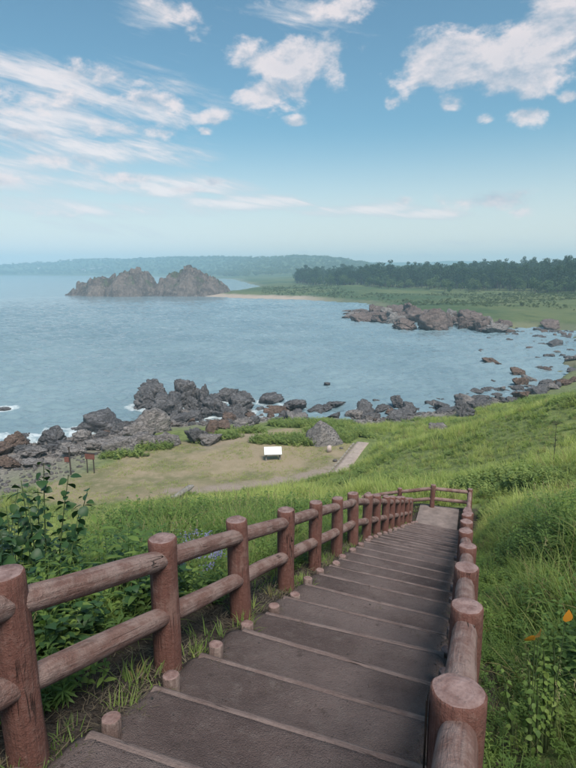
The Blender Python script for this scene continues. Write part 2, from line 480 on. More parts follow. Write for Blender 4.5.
def mat_ground():
    m, n, p = new_mat('ground_cover')
    v = world_vec(n)
    at = n.new('ShaderNodeAttribute', attribute_name='cover')
    sp = n.new('ShaderNodeSeparateColor'); n.put(sp.inputs[0], at.outputs['Color'])
    lawn, grav, path = sp.outputs[0], sp.outputs[1], sp.outputs[2]
    a2 = n.new('ShaderNodeAttribute', attribute_name='zone')
    s2 = n.new('ShaderNodeSeparateColor'); n.put(s2.inputs[0], a2.outputs['Color'])
    dirt, far, sand = s2.outputs[0], s2.outputs[1], s2.outputs[2]
    n1 = n.noise(v, .22, 5, .6); n2 = n.noise(v, 1.5, 5, .65); n3 = n.noise(v, 14, 4, .7); n4 = n.noise(v, 60, 3, .7)
    # slope soil and moss below the tall grass
    col = n.mix(n.ramp(n2, .35, .65), (.12, .15, .055), (.20, .235, .085))
    # far meadows and woods
    f1 = n.noise(v, .012, 6, .62); f2 = n.noise(v, .09, 5, .65)
    f3 = n.noise(v, .25, 5, .7)
    fc = n.mix(n.ramp(f1, .38, .62), (.050, .088, .040), (.125, .145, .065))
    fc = n.mix(n.m('MULTIPLY', n.ramp(f3, .48, .68), .6), fc, (.15, .16, .08))
    fc = n.mix(n.m('MULTIPLY', n.ramp(f2, .52, .7), .7), fc, (.035, .065, .028))
    fc = n.mix(n.m('MULTIPLY', n.ramp(n.noise(v, .03, 4), .60, .72), .55), fc, (.22, .19, .12))
    col = n.mix(far, col, fc)
    lc = n.mix(n.ramp(n1, .36, .60), (.17, .165, .085), (.32, .25, .17))
    lc = n.mix(n.m('MULTIPLY', n.ramp(n2, .45, .7), .6), lc, (.37, .29, .21))
    lc = n.mix(n.m('MULTIPLY', n.ramp(n3, .52, .7), .5), lc, (.16, .165, .07))
    lc = n.mix(n.m('MULTIPLY', n.ramp(n4, .5, .75), .35), lc, (.40, .33, .22))
    col = n.mix(lawn, col, lc)
    gc = n.mix(n.ramp(n.voro(v, 3.2), .1, .6), (.34, .29, .265), (.20, .175, .165))
    gc = n.mix(n.m('MULTIPLY', n.ramp(n3, .45, .7), .6), gc, (.40, .35, .32))
    col = n.mix(grav, col, gc)
    pc = n.mix(n.ramp(n3, .35, .65), (.27, .21, .175), (.37, .295, .25))
    col = n.mix(n.m('MULTIPLY', path, n.ramp(n2, .25, .5)), col, pc)
    dc = n.mix(n.ramp(n3, .35, .65), (.032, .024, .020), (.075, .060, .050))
    dc = n.mix(n.m('MULTIPLY', n.ramp(n4, .55, .7), .6), dc, (.13, .105, .085))
    col = n.mix(dirt, col, dc)
    col = n.mix(sand, col, n.mix(f2, (.36, .28, .23), (.42, .34, .28)))
    n.put(p.inputs['Base Color'], col)
    p.inputs['Roughness'].default_value = .95
    p.inputs['Specular IOR Level'].default_value = .1
    h = n.m('ADD', n.m('MULTIPLY', n3, .06), n.m('MULTIPLY', n4, .02))
    b1 = n.bump(h, .9, 1.0)
    n.put(p.inputs['Normal'], b1)
    return m
M_GROUND = mat_ground()

def mat_rock(name, dark, mid, pale, rust, wetline=True):
    m, n, p = new_mat(name)
    v = obj_vec(n)
    rv = n.new('ShaderNodeVectorMath', operation='ADD'); n.put(rv.inputs[0], v)
    rnd = obj_rand(n)
    rc = n.new('ShaderNodeCombineXYZ'); n.put(rc.inputs[0], n.m('MULTIPLY', rnd, 60.)); n.put(rc.inputs[1], n.m('MULTIPLY', rnd, 23.)); n.put(rv.inputs[1], rc.outputs[0])
    v = rv.outputs[0]
    a = n.noise(v, 1.4, 7, .68, .5); b = n.noise(v, 6., 6, .7); c = n.noise(n.mapping(v, (1, 1, 3.2), rot=(.5, .3, 0)), 2.6, 6, .7, .8)
    col = n.mix(n.ramp(a, .32, .68), dark, mid)
    col = n.mix(n.m('MULTIPLY', n.ramp(b, .50, .74), .5), col, pale)
    col = n.mix(n.m('MULTIPLY', n.ramp(c, .55, .75), .65), col, rust)
    col = n.mix(n.m('MULTIPLY', rnd, .35), col, mid)
    cr = n.ramp(n.m('ABSOLUTE', n.m('SUBTRACT', c, .5)), .025, .0)
    col = n.mix(n.m('MULTIPLY', cr, .75), col, (.022, .020, .020))
    n.put(p.inputs['Base Color'], col)
    p.inputs['Roughness'].default_value = .85
    p.inputs['Specular IOR Level'].default_value = .3
    h = n.m('SUBTRACT', n.m('ADD', a, n.m('MULTIPLY', b, .5)), n.m('MULTIPLY', cr, .35))
    n.put(p.inputs['Normal'], n.bump(h, .9, .15))
    return m
M_RK_DARK = mat_rock('dark_rock', (.075, .072, .080), (.150, .142, .148), (.25, .235, .235), (.18, .148, .138))
M_RK_PALE = mat_rock('pale_rock', (.15, .135, .135), (.26, .23, .22), (.39, .36, .345), (.28, .215, .185))
M_RK_RUST = mat_rock('rusty_rock', (.10, .07, .06), (.185, .125, .10), (.27, .20, .17), (.16, .09, .07))
M_RK_FAR = mat_rock('headland_rock', (.095, .07, .066), (.19, .145, .133), (.31, .255, .235), (.21, .145, .12))

def mat_leaf(name, cols, transl=.35, yellow=None, rough=.55, patch=1.2):
    m, n, p = new_mat(name)
    rnd = obj_rand(n); v = world_vec(n)
    big = n.noise(v, patch, 3, .55)
    f = n.m('ADD', n.m('MULTIPLY', rnd, .55), n.m('MULTIPLY', n.ramp(big, .3, .7), .45))
    rp = n.new('ShaderNodeValToRGB'); n.put(rp.inputs[0], f)
    cr = rp.color_ramp
    cr.elements[0].color = (*cols[0], 1); cr.elements[1].color = (*cols[-1], 1)
    for i, c in enumerate(cols[1:-1]):
        e = cr.elements.new((i + 1) / (len(cols) - 1)); e.color = (*c, 1)
    col = rp.outputs[0]
    if yellow:
        r2 = n.m('FRACT', n.m('MULTIPLY', rnd, 17.3))
        col = n.mix(n.ramp(r2, .90, .93), col, yellow)
    n.put(p.inputs['Base Color'], col)
    p.inputs['Roughness'].default_value = rough
    p.inputs['Specular IOR Level'].default_value = .25
    tr = n.new('ShaderNodeBsdfTranslucent')
    n.put(tr.inputs[0], n.mix(1.0, col, (1.15, 1.2, .7), 'MULTIPLY'))
    ms = n.new('ShaderNodeMixShader'); ms.inputs[0].default_value = transl
    n.put(ms.inputs[1], p.outputs[0]); n.put(ms.inputs[2], tr.outputs[0])
    n.put(m.node_tree.nodes['Material Output'].inputs[0], ms.outputs[0])
    return m
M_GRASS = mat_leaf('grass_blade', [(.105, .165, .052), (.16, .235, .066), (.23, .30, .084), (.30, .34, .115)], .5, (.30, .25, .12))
M_GRASS_LIT = mat_leaf('grass_blade_lit', [(.25, .33, .10), (.34, .41, .125), (.43, .47, .155), (.48, .48, .20)], .5, (.32, .27, .13), patch=.25)  # lit copy of the grass blade: sunlit brightness is put into the colour
M_WEED = mat_leaf('weed_leaf', [(.075, .14, .046), (.115, .195, .055), (.17, .255, .067), (.23, .30, .08)], .45)
M_DARKLEAF = mat_leaf('dark_leaf', [(.020, .052, .022), (.032, .075, .028), (.05, .10, .032)], .22, rough=.45)
M_SHRUB = mat_leaf('shrub_leaf', [(.17, .25, .085), (.26, .335, .11), (.38, .42, .14)], .5)
M_LITTER = mat_leaf('dry_straw', [(.06, .045, .03), (.12, .095, .065), (.19, .155, .11)], .15)
M_PINE = mat_leaf('pine_needles', [(.025, .052, .028), (.038, .075, .036), (.055, .095, .042)], .15, patch=.03)
M_SCRUB = mat_leaf('scrub_leaf', [(.055, .10, .045), (.085, .135, .055), (.13, .17, .07)], .25, patch=.03)

def mat_plain(name, col, rough=.7, var=.25, scale=6., metal=0.0):
    m, n, p = new_mat(name)
    v = obj_vec(n)
    a = n.noise(v, scale, 5, .65)
    dk = tuple(c * (1 - var) for c in col); lt = tuple(min(c * (1 + var * .6), .95) for c in col)
    n.put(p.inputs['Base Color'], n.mix(n.ramp(a, .3, .7), dk, lt))
    p.inputs['Roughness'].default_value = rough
    p.inputs['Metallic'].default_value = metal
    n.put(p.inputs['Normal'], n.bump(n.noise(v, scale * 8, 3), .25, .01))
    return m
M_BARK = mat_plain('bark', (.075, .055, .045), .9, .4, 2.)
M_WHITE = mat_plain('white_panel', (.72, .72, .70), .5, .08, 3.)
M_GREYWOOD = mat_plain('weathered_wood', (.22, .20, .19), .9, .35, 5.)
M_REDWOOD = mat_plain('red_brown_wood', (.19, .07, .055), .7, .3, 5.)
M_DARKWOOD = mat_plain('dark_wood', (.05, .036, .032), .8, .3, 5.)
M_CONC = mat_plain('concrete', (.36, .285, .25), .9, .2, 3.)
M_KERB = mat_plain('kerb_stone', (.30, .26, .22), .9, .3, 4.)
M_PINKSTONE = mat_plain('pink_stone', (.48, .38, .36), .8, .2, 4.)
M_ORANGE = mat_leaf('autumn_leaf', [(.50, .17, .02), (.58, .27, .03)], .25)
M_FLOWER = mat_leaf('lilac_petal', [(.15, .15, .27), (.22, .22, .37), (.30, .30, .44)], .25)
M_DRYSTEM = mat_plain('dry_stem', (.05, .045, .03), .9, .3, 8.)
M_UMBEL = mat_leaf('dry_umbel', [(.09, .08, .045), (.15, .13, .075)], .2)
M_STEM = mat_plain('green_stem', (.06, .09, .03), .7, .3, 8.)
M_STEEL = mat_plain('rusty_steel', (.05, .040, .038), .6, .4, 20., .6)
M_HOUSE = mat_plain('house_wall', (.62, .60, .57), .8, .1, .5)
M_ROOF = mat_plain('house_roof', (.20, .17, .17), .8, .2, .5)

# ================================================================== THE SETTING
def polar(rings):
    azs = np.concatenate([np.arange(-180, -36, 3.0), np.arange(-36, 36, .2), np.arange(36, 180, 3.0)])
    A, Q = np.meshgrid(np.radians(azs), rings)
    x = Q * np.sin(A); y = Q * np.cos(A)
    nr, na = A.shape
    i = np.arange(nr - 1)[:, None] * na; j = np.arange(na)[None, :]; j2 = (j + 1) % na
    F = np.stack([i + j, i + j2, i + na + j2, i + na + j], -1).reshape(-1, 4)[:, ::-1]
    return x, y, F
LAWN_PIX = [(40, 486), (62, 478), (90, 470), (112, 462), (132, 453), (152, 446), (178, 440), (200, 437), (232, 433), (262, 430), (290, 428), (318, 432), (345, 444), (356, 447), (345, 470), (318, 477), (300, 481), (262, 489), (222, 494), (180, 499), (60, 510), (30, 500)]
LAWN = [flat_pt(u, v, 2.2) for u, v in LAWN_PIX]
TRACK = [flat_pt(u, v, 2.3) for u, v in [(170, 492), (205, 489), (235, 486), (265, 482), (300, 477), (335, 470), (345, 464)]]
TRACK2 = [flat_pt(u, v, 2.3) for u, v in [(205, 447), (225, 441), (248, 434), (262, 430)]]
def lawn_mask(x, y):
    ins = inside(x, y, LAWN); d = seg_dist(x, y, LAWN + [LAWN[0]])
    d = np.where(ins, d, -d) + (fbm(x / 1.4, y / 1.4, 41, 3) - .5) * 2.4
    return sstep(-.4, .5, d)
MOUND = flat_pt(300, 433, 2.6)
MOUND2 = flat_pt(338, 436, 2.6)
def gravel_mask(x, y, z, D):
    near = (1 - sstep(60, 80, np.hypot(x - 5, y - 40))) * (1 - .8 * sstep(16, 26, x))
    g = sstep(8.5, 5.0, D + (fbm(x / 3., y / 3., 51, 3) - .5) * 5) * near
    return np.maximum(g, sstep(2.6, 1.4, z) * near * sstep(-14, -18, x)) * (z < 3.2)

rings = np.geomspace(.35, 3500, 560)
gx, gy, gF = polar(rings)
gx = gx.ravel(); gy = gy.ravel()
gz = terrain(gx, gy)
gD = coast_d(gx, gy)
lm = lawn_mask(gx, gy)
gm = gravel_mask(gx, gy, gz, gD) * (1 - lm)
gm = np.where((np.hypot(gx - MOUND[0], gy - MOUND[1]) < 4.2), gm * .3, gm)
tm = np.maximum(sstep(1.0, .45, seg_dist(gx, gy, TRACK) + (fbm(gx / .8, gy / .8, 61, 2) - .5) * .6), .6 * sstep(1.3, .4, seg_dist(gx, gy, TRACK2)))
tm = tm * (np.hypot(gx, gy) < 60)
st, sl = to_stair(gx, gy)
dirt = sstep(.15, -.05, np.maximum(np.maximum(-2.4 - sl, sl - .3), st - 19.8) + (fbm(gx / .3, gy / .3, 263, 2) - .5) * .3)
dirt = np.maximum(dirt, sstep(.15, -.05, np.maximum(np.maximum(-6 - sl, sl + 1.6), np.maximum(17.9 - st, st - 19.7))))
farm = sstep(62, 85, np.hypot(gx - 5, gy - 34))
sand = ((gy > 300) & (gy < 460)) * sstep(40, 0, gx) * sstep(12, 6, gD) * (gD > -8)
sand = np.maximum(sand, sstep(9, 4, gD) * farm * .2)
V = np.stack([gx, gy, gz], 1)
cen = len(V)
V = np.vstack([V, [[0, 0, tz(0.0, 0.0)]]])
me = fast_mesh('ground', V, gF)
smooth(me)
for nm, chans in (('cover', (lm, gm, tm)), ('zone', (dirt, farm, sand))):
    a = me.color_attributes.new(nm, 'FLOAT_COLOR', 'POINT')
    c = np.ones((len(V), 4), np.float32)
    for i, ch in enumerate(chans): c[:-1, i] = ch
    a.data.foreach_set('color', c.ravel())
ground = tag(link('ground', me, M_GROUND), kind='structure')

# far pale mountains behind the bay
bm_v, bm_f = [], []
aa = np.radians(np.arange(-40, 60, .5))
prof = 46 + 26 * (fbm(np.degrees(aa) / 9., aa * 0, 71, 4) - .5) * 2 + 20 * np.exp(-((np.degrees(aa) - 6) / 6) ** 2)
rows = [(3000, 0), (3120, .6), (3220, 1.0), (3330, .5), (3450, 0)]
for rr_, k in rows:
    for a, h in zip(aa, prof): bm_v.append((rr_ * math.sin(a), rr_ * math.cos(a), -2 + (h + 2) * k))
na = len(aa)
for i in range(len(rows) - 1):
    for j in range(na - 1): bm_f.append((i * na + j, i * na + j + 1, (i + 1) * na + j + 1, (i + 1) * na + j))
M_HILL = mat_plain('wooded_hill', (.05, .085, .045), .95, .3, .01)
tag(link('hills', smooth(fast_mesh('hills', bm_v, bm_f)), M_HILL), kind='structure')

# ------------------------------------------------------------------ rocks (things); their waterlines also make the surf
ROCK_POS = []
_ico = {}
def ico(sub):
    if sub not in _ico:
        bm = bmesh.new(); bmesh.ops.create_icosphere(bm, subdivisions=sub, radius=1)
        _ico[sub] = (np.array([v.co[:] for v in bm.verts]), np.array([[v.index for v in f.verts] for f in bm.faces])); bm.free()
    return _ico[sub]
def rock_shape(seed, sub=4, planes=13, p=40, rough=.10, blocky=1):
    rg = np.random.default_rng(seed)
    D, F = ico(sub)
    N = rg.normal(size=(planes, 3)); N /= np.linalg.norm(N, axis=1)[:, None]
    h = rg.uniform(.50, .95, planes)
    if blocky:
        q = np.array([[1, 0, 0], [-1, 0, 0], [0, 1, 0], [0, -1, 0], [0, 0, 1]]) + rg.normal(size=(5, 3)) * .25
        q /= np.linalg.norm(q, axis=1)[:, None]
        N = np.vstack([N, q]); h = np.concatenate([h, rg.uniform(.6, .9, 5)])
    pr = np.maximum(D @ N.T, 1e-4) / h
    r = (pr ** p).sum(1) ** (-1 / p)
    r = np.minimum(r, 1.3)
    P = D * r[:, None]
    o = Vector(rg.uniform(-50, 50, 3)); st_ = Vector(rg.normal(size=3)).normalized()
    for i in range(len(P)):
        q = Vector(P[i])
        w = q + mnoise.noise_vector(q * 1.3 + o) * .25
        n1 = mnoise.fractal(q * 2.2 + o, .9, 2.1, 5)
        n2 = mnoise.voronoi(w * 1.5 + o)[0]; n3 = mnoise.voronoi(w * 3.6 + o)[0]
        crack = -max(0, .13 - (n2[1] - n2[0])) * 1.5 - max(0, .10 - (n3[1] - n3[0])) * .5
        cell = mnoise.cell(w * 1.5 + o) - .5
        step = (math.floor(q.dot(st_) * 5 + n1) - q.dot(st_) * 5) * .035
        P[i] *= 1 + rough * n1 * .7 + crack + cell * .05 + step
    return smooth(fast_mesh('rock', P, F))
ROCKS = [rock_shape(100 + i, 5 if i < 8 else 4, planes=6 + i % 6, p=(30, 50, 70)[i % 3], rough=.08 + .03 * (i % 3), blocky=i % 2) for i in range(16)]
_rock_cache = {}
def rock(name, pos, sx, sy, sz, mat, label, cat='rock', group=None, sink=.3, var=None, rz=None, tilt=.15, parent=None):
    var = random.randrange(16) if var is None else var
    key = (var, mat.name)
    if key not in _rock_cache:
        me = ROCKS[var].copy(); me.materials.clear(); me.materials.append(mat); _rock_cache[key] = me
    o = link(name, _rock_cache[key], None, parent)
    o.scale = (sx, sy, sz)
    o.rotation_euler = (random.uniform(-tilt, tilt), random.uniform(-tilt, tilt), random.uniform(0, 6.28) if rz is None else rz)
    o.location = (pos[0], pos[1], pos[2] + sz * (1 - 2 * sink) * .8)
    if parent is None: tag(o, label, cat, group)
    ROCK_POS.append((pos[0], pos[1], max(sx, sy), pos[2]))
    return o
def rock_px(u, v, w, h, mat, label, group=None, name='boulder', sink=.25, depth=.9, **kw):
    p, s = hit(u, v)
    rx = .5 * w * s / FPX
    hz = h * s / FPX
    elev = 1.0
    p = Vector((p.x, p.y, p.z)) + Vector((p.x, p.y, 0)).normalized() * rx * depth * .6
    p.z = max(tz(p.x, p.y), -.2)
    return rock(name, p, rx * 1.08, rx * 1.08 * depth, hz * .62, mat, label, 'rock', group, sink=sink, **kw)

D_, P_, U_ = M_RK_DARK, M_RK_PALE, M_RK_RUST
BEACH = [  # u, v at foot, width px, height px, material, label
    (4, 411, 16, 8, D_, 'dark low rock awash at the sea edge, apart from the beach rubble'),
    (1, 456, 28, 20, U_, 'rusty brown boulder at the beach end, lower of two brown ones'),
    (17, 449, 32, 20, U_, 'rusty orange boulder behind the lower brown boulder'),
    (27, 439, 16, 9, D_, 'small dark rock in the surf beside the rusty orange boulder'),
    (22, 453, 20, 9, D_, 'dark flat stone between the two rusty boulders'),
    (53, 445, 38, 21, D_, 'large smooth dark grey boulder standing in surf near the red sign'),
    (31, 459, 34, 15, P_, 'grey brown slab below the smooth dark boulder'),
    (37, 467, 26, 10, P_, 'pale angular stone on the beach behind the tall leafy plant'),
    (8, 468, 24, 12, U_, 'brown stone half buried in beach gravel'),
    (102, 433, 52, 28, D_, 'big cracked dark boulder with black seaward face'),
    (86, 432, 22, 19, D_, 'black wet block leaning on the big cracked boulder'),
    (82, 443, 22, 14, P_, 'grey stone in front of the black wet block'),
    (97, 450, 30, 17, P_, 'wide pale grey stone behind the two-legged sign board'),
    (75, 456, 26, 15, P_, 'rounded grey stone right behind the red sign post'),
    (114, 455, 32, 22, P_, 'pale sharp-edged boulder at the lawn edge'),
    (129, 452, 24, 20, P_, 'pale block touching the sharp-edged boulder'),
    (152, 434, 34, 24, P_, 'pale three-sided rock in front of the sea stack outcrop'),
    (137, 441, 28, 18, P_, 'brownish rock leaning against the three-sided rock'),
    (144, 448, 26, 14, P_, 'low pale rock on the lawn rim with a split top'),
    (164, 446, 26, 13, P_, 'speckled pale stone on the lawn rim'),
    (176, 424, 30, 13, D_, 'dark wedge below the outcrop at its surf side'),
    (191, 422, 28, 13, D_, 'dark wedge below the outcrop at its middle'),
    (196, 443, 20, 20, D_, 'dark upright rock with deep shadowed hollow'),
    (211, 436, 20, 21, U_, 'reddish egg shaped boulder standing on end'),
    (229, 421, 19, 12, U_, 'brown boulder between outcrop and egg shaped boulder'),
    (239, 417, 19, 13, D_, 'dark rock under the end of the outcrop'),
    (224, 429, 18, 9, U_, 'small brown rock beside the egg shaped boulder'),
    (241, 429, 22, 12, P_, 'pale low rock beside green tufts on the lawn rim'),
    (252, 425, 16, 11, D_, 'dark block next to the green mound'),
    (174, 446, 22, 13, P_, 'pale pitted stone by yellow tufts on the lawn rim'),
    (211, 444, 24, 11, P_, 'flat pale stone before the egg shaped boulder'),
    (272, 404, 24, 11, D_, 'dark rock beyond the green mound, first of a row in the sea'),
    (292, 411, 28, 15, D_, 'large dark rock beyond the green mound in the sea row'),
    (258, 413, 14, 8, D_, 'small dark rock between outcrop and sea row'),
    (277, 415, 22, 9, U_, 'brown rock right behind the green mound'),
    (317, 411, 18, 8, D_, 'low dark rock in shallow water past the green mound'),
    (336, 407, 20, 9, D_, 'low wide dark rock alone in shallow water'),
    (327, 385, 9, 5, D_, 'tiny lone rock far out in open water'),
    (364, 412, 20, 14, D_, 'rounded dark rock west of the split boulder'),
    (376, 403, 8, 6, D_, 'small knob of rock behind the rounded dark rock'),
    (381, 411, 17, 8, D_, 'low rock between rounded rock and split boulder'),
    (398, 408, 17, 13, D_, 'near half of the split round boulder in the shallows'),
    (410, 414, 16, 17, D_, 'tall half of the split round boulder in the shallows'),
    (405, 416, 20, 10, D_, 'flat dark rock at the foot of the split boulder'),
    (397, 421, 21, 10, D_, 'dark slab below the split boulder'),
    (432, 407, 20, 7, D_, 'low humped rock alone in shallows past the split boulder'),
    (465, 416, 20, 14, D_, 'dark rock at the edge of the grassy spur'),
    (437, 431, 20, 13, P_, 'pale pink rock at the foot of the grassy spur'),
    (487, 405, 15, 8, D_, 'dark rock showing just above the spur grass'),
    (500, 402, 15, 9, D_, 'dark double rock off the spur'),
    (478, 409, 19, 9, D_, 'dark rock in the rubble off the spur'),
    (492, 364, 19, 6, U_, 'low brown rock awash in the middle of the bay'),
    (517, 375, 18, 9, U_, 'rounded brown rock in the middle of the bay'),
    (483, 352, 11, 4, D_, 'flat wave-washed rock in the bay with surf on it'),
    (556, 346, 17, 7, D_, 'humped dark rock near the bay shore'),
    (547, 389, 15, 8, D_, 'dark twin rock in the bay beside the spur grass'),
    (558, 387, 10, 5, D_, 'low grey rock next to the dark twin rock'),
    (520, 381, 11, 3, U_, 'pinkish flat rock just breaking the bay surface'),
    (575, 382, 10, 6, U_, 'brown rock in the bay beside the spur grass'),
]
for (u, v, w, h, m_, lab) in BEACH:
    rock_px(u, v, w, h, m_, lab)
small = [(490, 339, 7, 3), (509, 340, 7, 3), (541, 344, 8, 3), (540, 368, 9, 3), (551, 367, 6, 3), (490, 391, 16, 5), (492, 381, 8, 3), (525, 394, 6, 3), (575, 360, 15, 5), (572, 371, 11, 4), (549, 356, 9, 5), (556, 353, 9, 5), (563, 356, 9, 4), (570, 350, 8, 4), (566, 343, 7, 3), (559, 362, 7, 3)]
for (u, v, w, h) in small:
    rock_px(u, v, w, h, random.choice([D_, D_, D_, P_]), 'small dark rock breaking the surface of the bay', 'small rocks scattered in the bay', 'rock', sink=.35)
# the dark outcrop: fused upright blocks
OUT = [(146, 407, 26, 22), (158, 403, 24, 27), (170, 411, 26, 28), (187, 411, 24, 28), (205, 411, 15, 24), (217, 413, 20, 26), (229, 405, 16, 17), (241, 406, 22, 19), (192, 401, 18, 18), (247, 414, 14, 13), (211, 397, 18, 15), (178, 412, 20, 18), (199, 412, 16, 18), (226, 412, 22, 16), (154, 411, 20, 14)]
p0, s0 = hit(195, 408)
outcrop = empty('rock_outcrop', (p0.x, p0.y, 0), 'large dark sea-stack outcrop of upright cracked blocks beyond the lawn', 'outcrop')
for i, (u, v, w, h) in enumerate(OUT):
    p, s = hit(u, v); s = p0.y / pix_dir(u, v).y * (1 + .06 * math.sin(i * 2.3))
    d = pix_dir(u, v)
    rx = .5 * w * s / FPX; hz = h * s / FPX
    o = rock('boulder', (d.x * s - p0.x, d.y * s - p0.y, -.4), rx * 1.35, rx * 1.4, hz * .66, D_, None, parent=outcrop, sink=.12, var=[1, 3, 5, 7][i % 4], rz=random.uniform(-.4, .4) + 1.57 * (i % 4), tilt=.08)
    ROCK_POS[-1] = (d.x * s, d.y * s, rx * 1.2, -.4)
# rubble between lawn and sea
def coast_points(pts, n, dmin, dmax):
    segs = []; L = []
    for a, b in zip(pts[:-1], pts[1:]):
        segs.append((a, b)); L.append(math.dist(a, b))
    out = []
    for _ in range(n):
        (a, b) = random.choices(segs, L)[0]
        f = random.random(); d = random.uniform(dmin, dmax)
        dx, dy = b[0] - a[0], b[1] - a[1]; l = math.hypot(dx, dy)
        out.append((a[0] + dx * f + dy / l * d, a[1] + dy * f - dx / l * d))
    return out
for (x, y) in coast_points([(-40, 55), (-28, 57), (-22, 60), (-12, 65), (-3, 68)], 72, -3.5, 7.5):
    z = max(tz(x, y), -.3)
    if lawn_mask(np.array([x]), np.array([y]))[0] > .3: continue
    sc_ = random.choice([.35, .5, .6, .8, 1.1])
    rock('rock', (x, y, z), sc_ * random.uniform(.8, 1.4), sc_ * random.uniform(.7, 1.1), sc_ * random.uniform(.5, .9), random.choice([D_, D_, P_, P_, U_]), 'stone in the rubble heaped between the lawn and the open sea', 'rock', 'rubble between lawn and sea')
for (x, y) in coast_points([(-3, 68), (8, 66), (14, 68), (25, 73), (44, 87)], 108, -6.5, 3.5):
    z = max(tz(x, y), -.3)
    sc_ = random.choice([.35, .5, .7, .9, 1.1, 1.4])
    rock('rock', (x, y, z), sc_ * random.uniform(.8, 1.5), sc_ * random.uniform(.7, 1.1), sc_ * random.uniform(.5, .85), random.choice([D_, D_, D_, P_, U_]), 'stone in the rubble along the water below the grassy spur', 'rock', 'rubble below the spur')
for (x, y) in coast_points([(52, 100), (58, 112), (68, 130), (88, 168), (80, 176), (66, 176)], 66, -11, 3):
    z = max(tz(x, y), -.3)
    sc_ = random.choice([.35, .45, .6, .8, 1.2])
    rock('rock', (x, y, z), sc_ * random.uniform(.9, 1.6), sc_ * random.uniform(.7, 1.1), sc_ * random.uniform(.4, .7), random.choice([D_, D_, D_, M_RK_FAR]), 'stone strewn along the inner shore of the bay', 'rock', 'stones along the bay shore', sink=.4)
# headland crag across the bay: rows of big boulders
FR = M_RK_FAR
for u, v, w, h, lab in [(551, 329, 20, 10, 'pale domed boulder on the far bay shore beside scrub'), (505, 329, 12, 9, 'pale upright boulder at the landward end of the crag'), (432, 331, 30, 20, 'tallest reddish block of the crag across the bay'), (362, 322, 24, 9, 'lowest seaward block at the tip of the crag'), (405, 330, 34, 13, 'broad pink slab sloping into the sea below the crag')]:
    rock_px(u, v, w, h, FR, lab, sink=.2)
for i in range(30):
    u = random.uniform(498, 580); v = 333.5 + random.uniform(-2.5, 3.5)
    w = random.choice([4, 5, 6, 8, 11]); rock_px(u, v, w, w * .5, FR if random.random() < .6 else D_, 'low stone in the rubble line at the meadow foot across the bay', 'rubble line at the meadow foot', 'rock', sink=.3)
prof_u = [345, 360, 375, 400, 425, 445, 470, 490, 506]; prof_h = [3, 8, 12, 14, 17, 16, 14, 13, 6]; prof_v = [319, 321, 323, 326, 329, 331, 332, 333, 333]
for i in range(90):
    u = random.uniform(346, 508); h = np.interp(u, prof_u, prof_h); v = np.interp(u, prof_u, prof_v)
    back = random.random()
    w = random.uniform(8, 24); hh = h * random.uniform(.5, 1.15)
    rock_px(u, v - back * 9, w, max(hh - back * 2, 3), FR if random.random() < .8 else P_, 'reddish boulder packed into the crag across the bay', 'boulders of the crag across the bay', sink=.2)

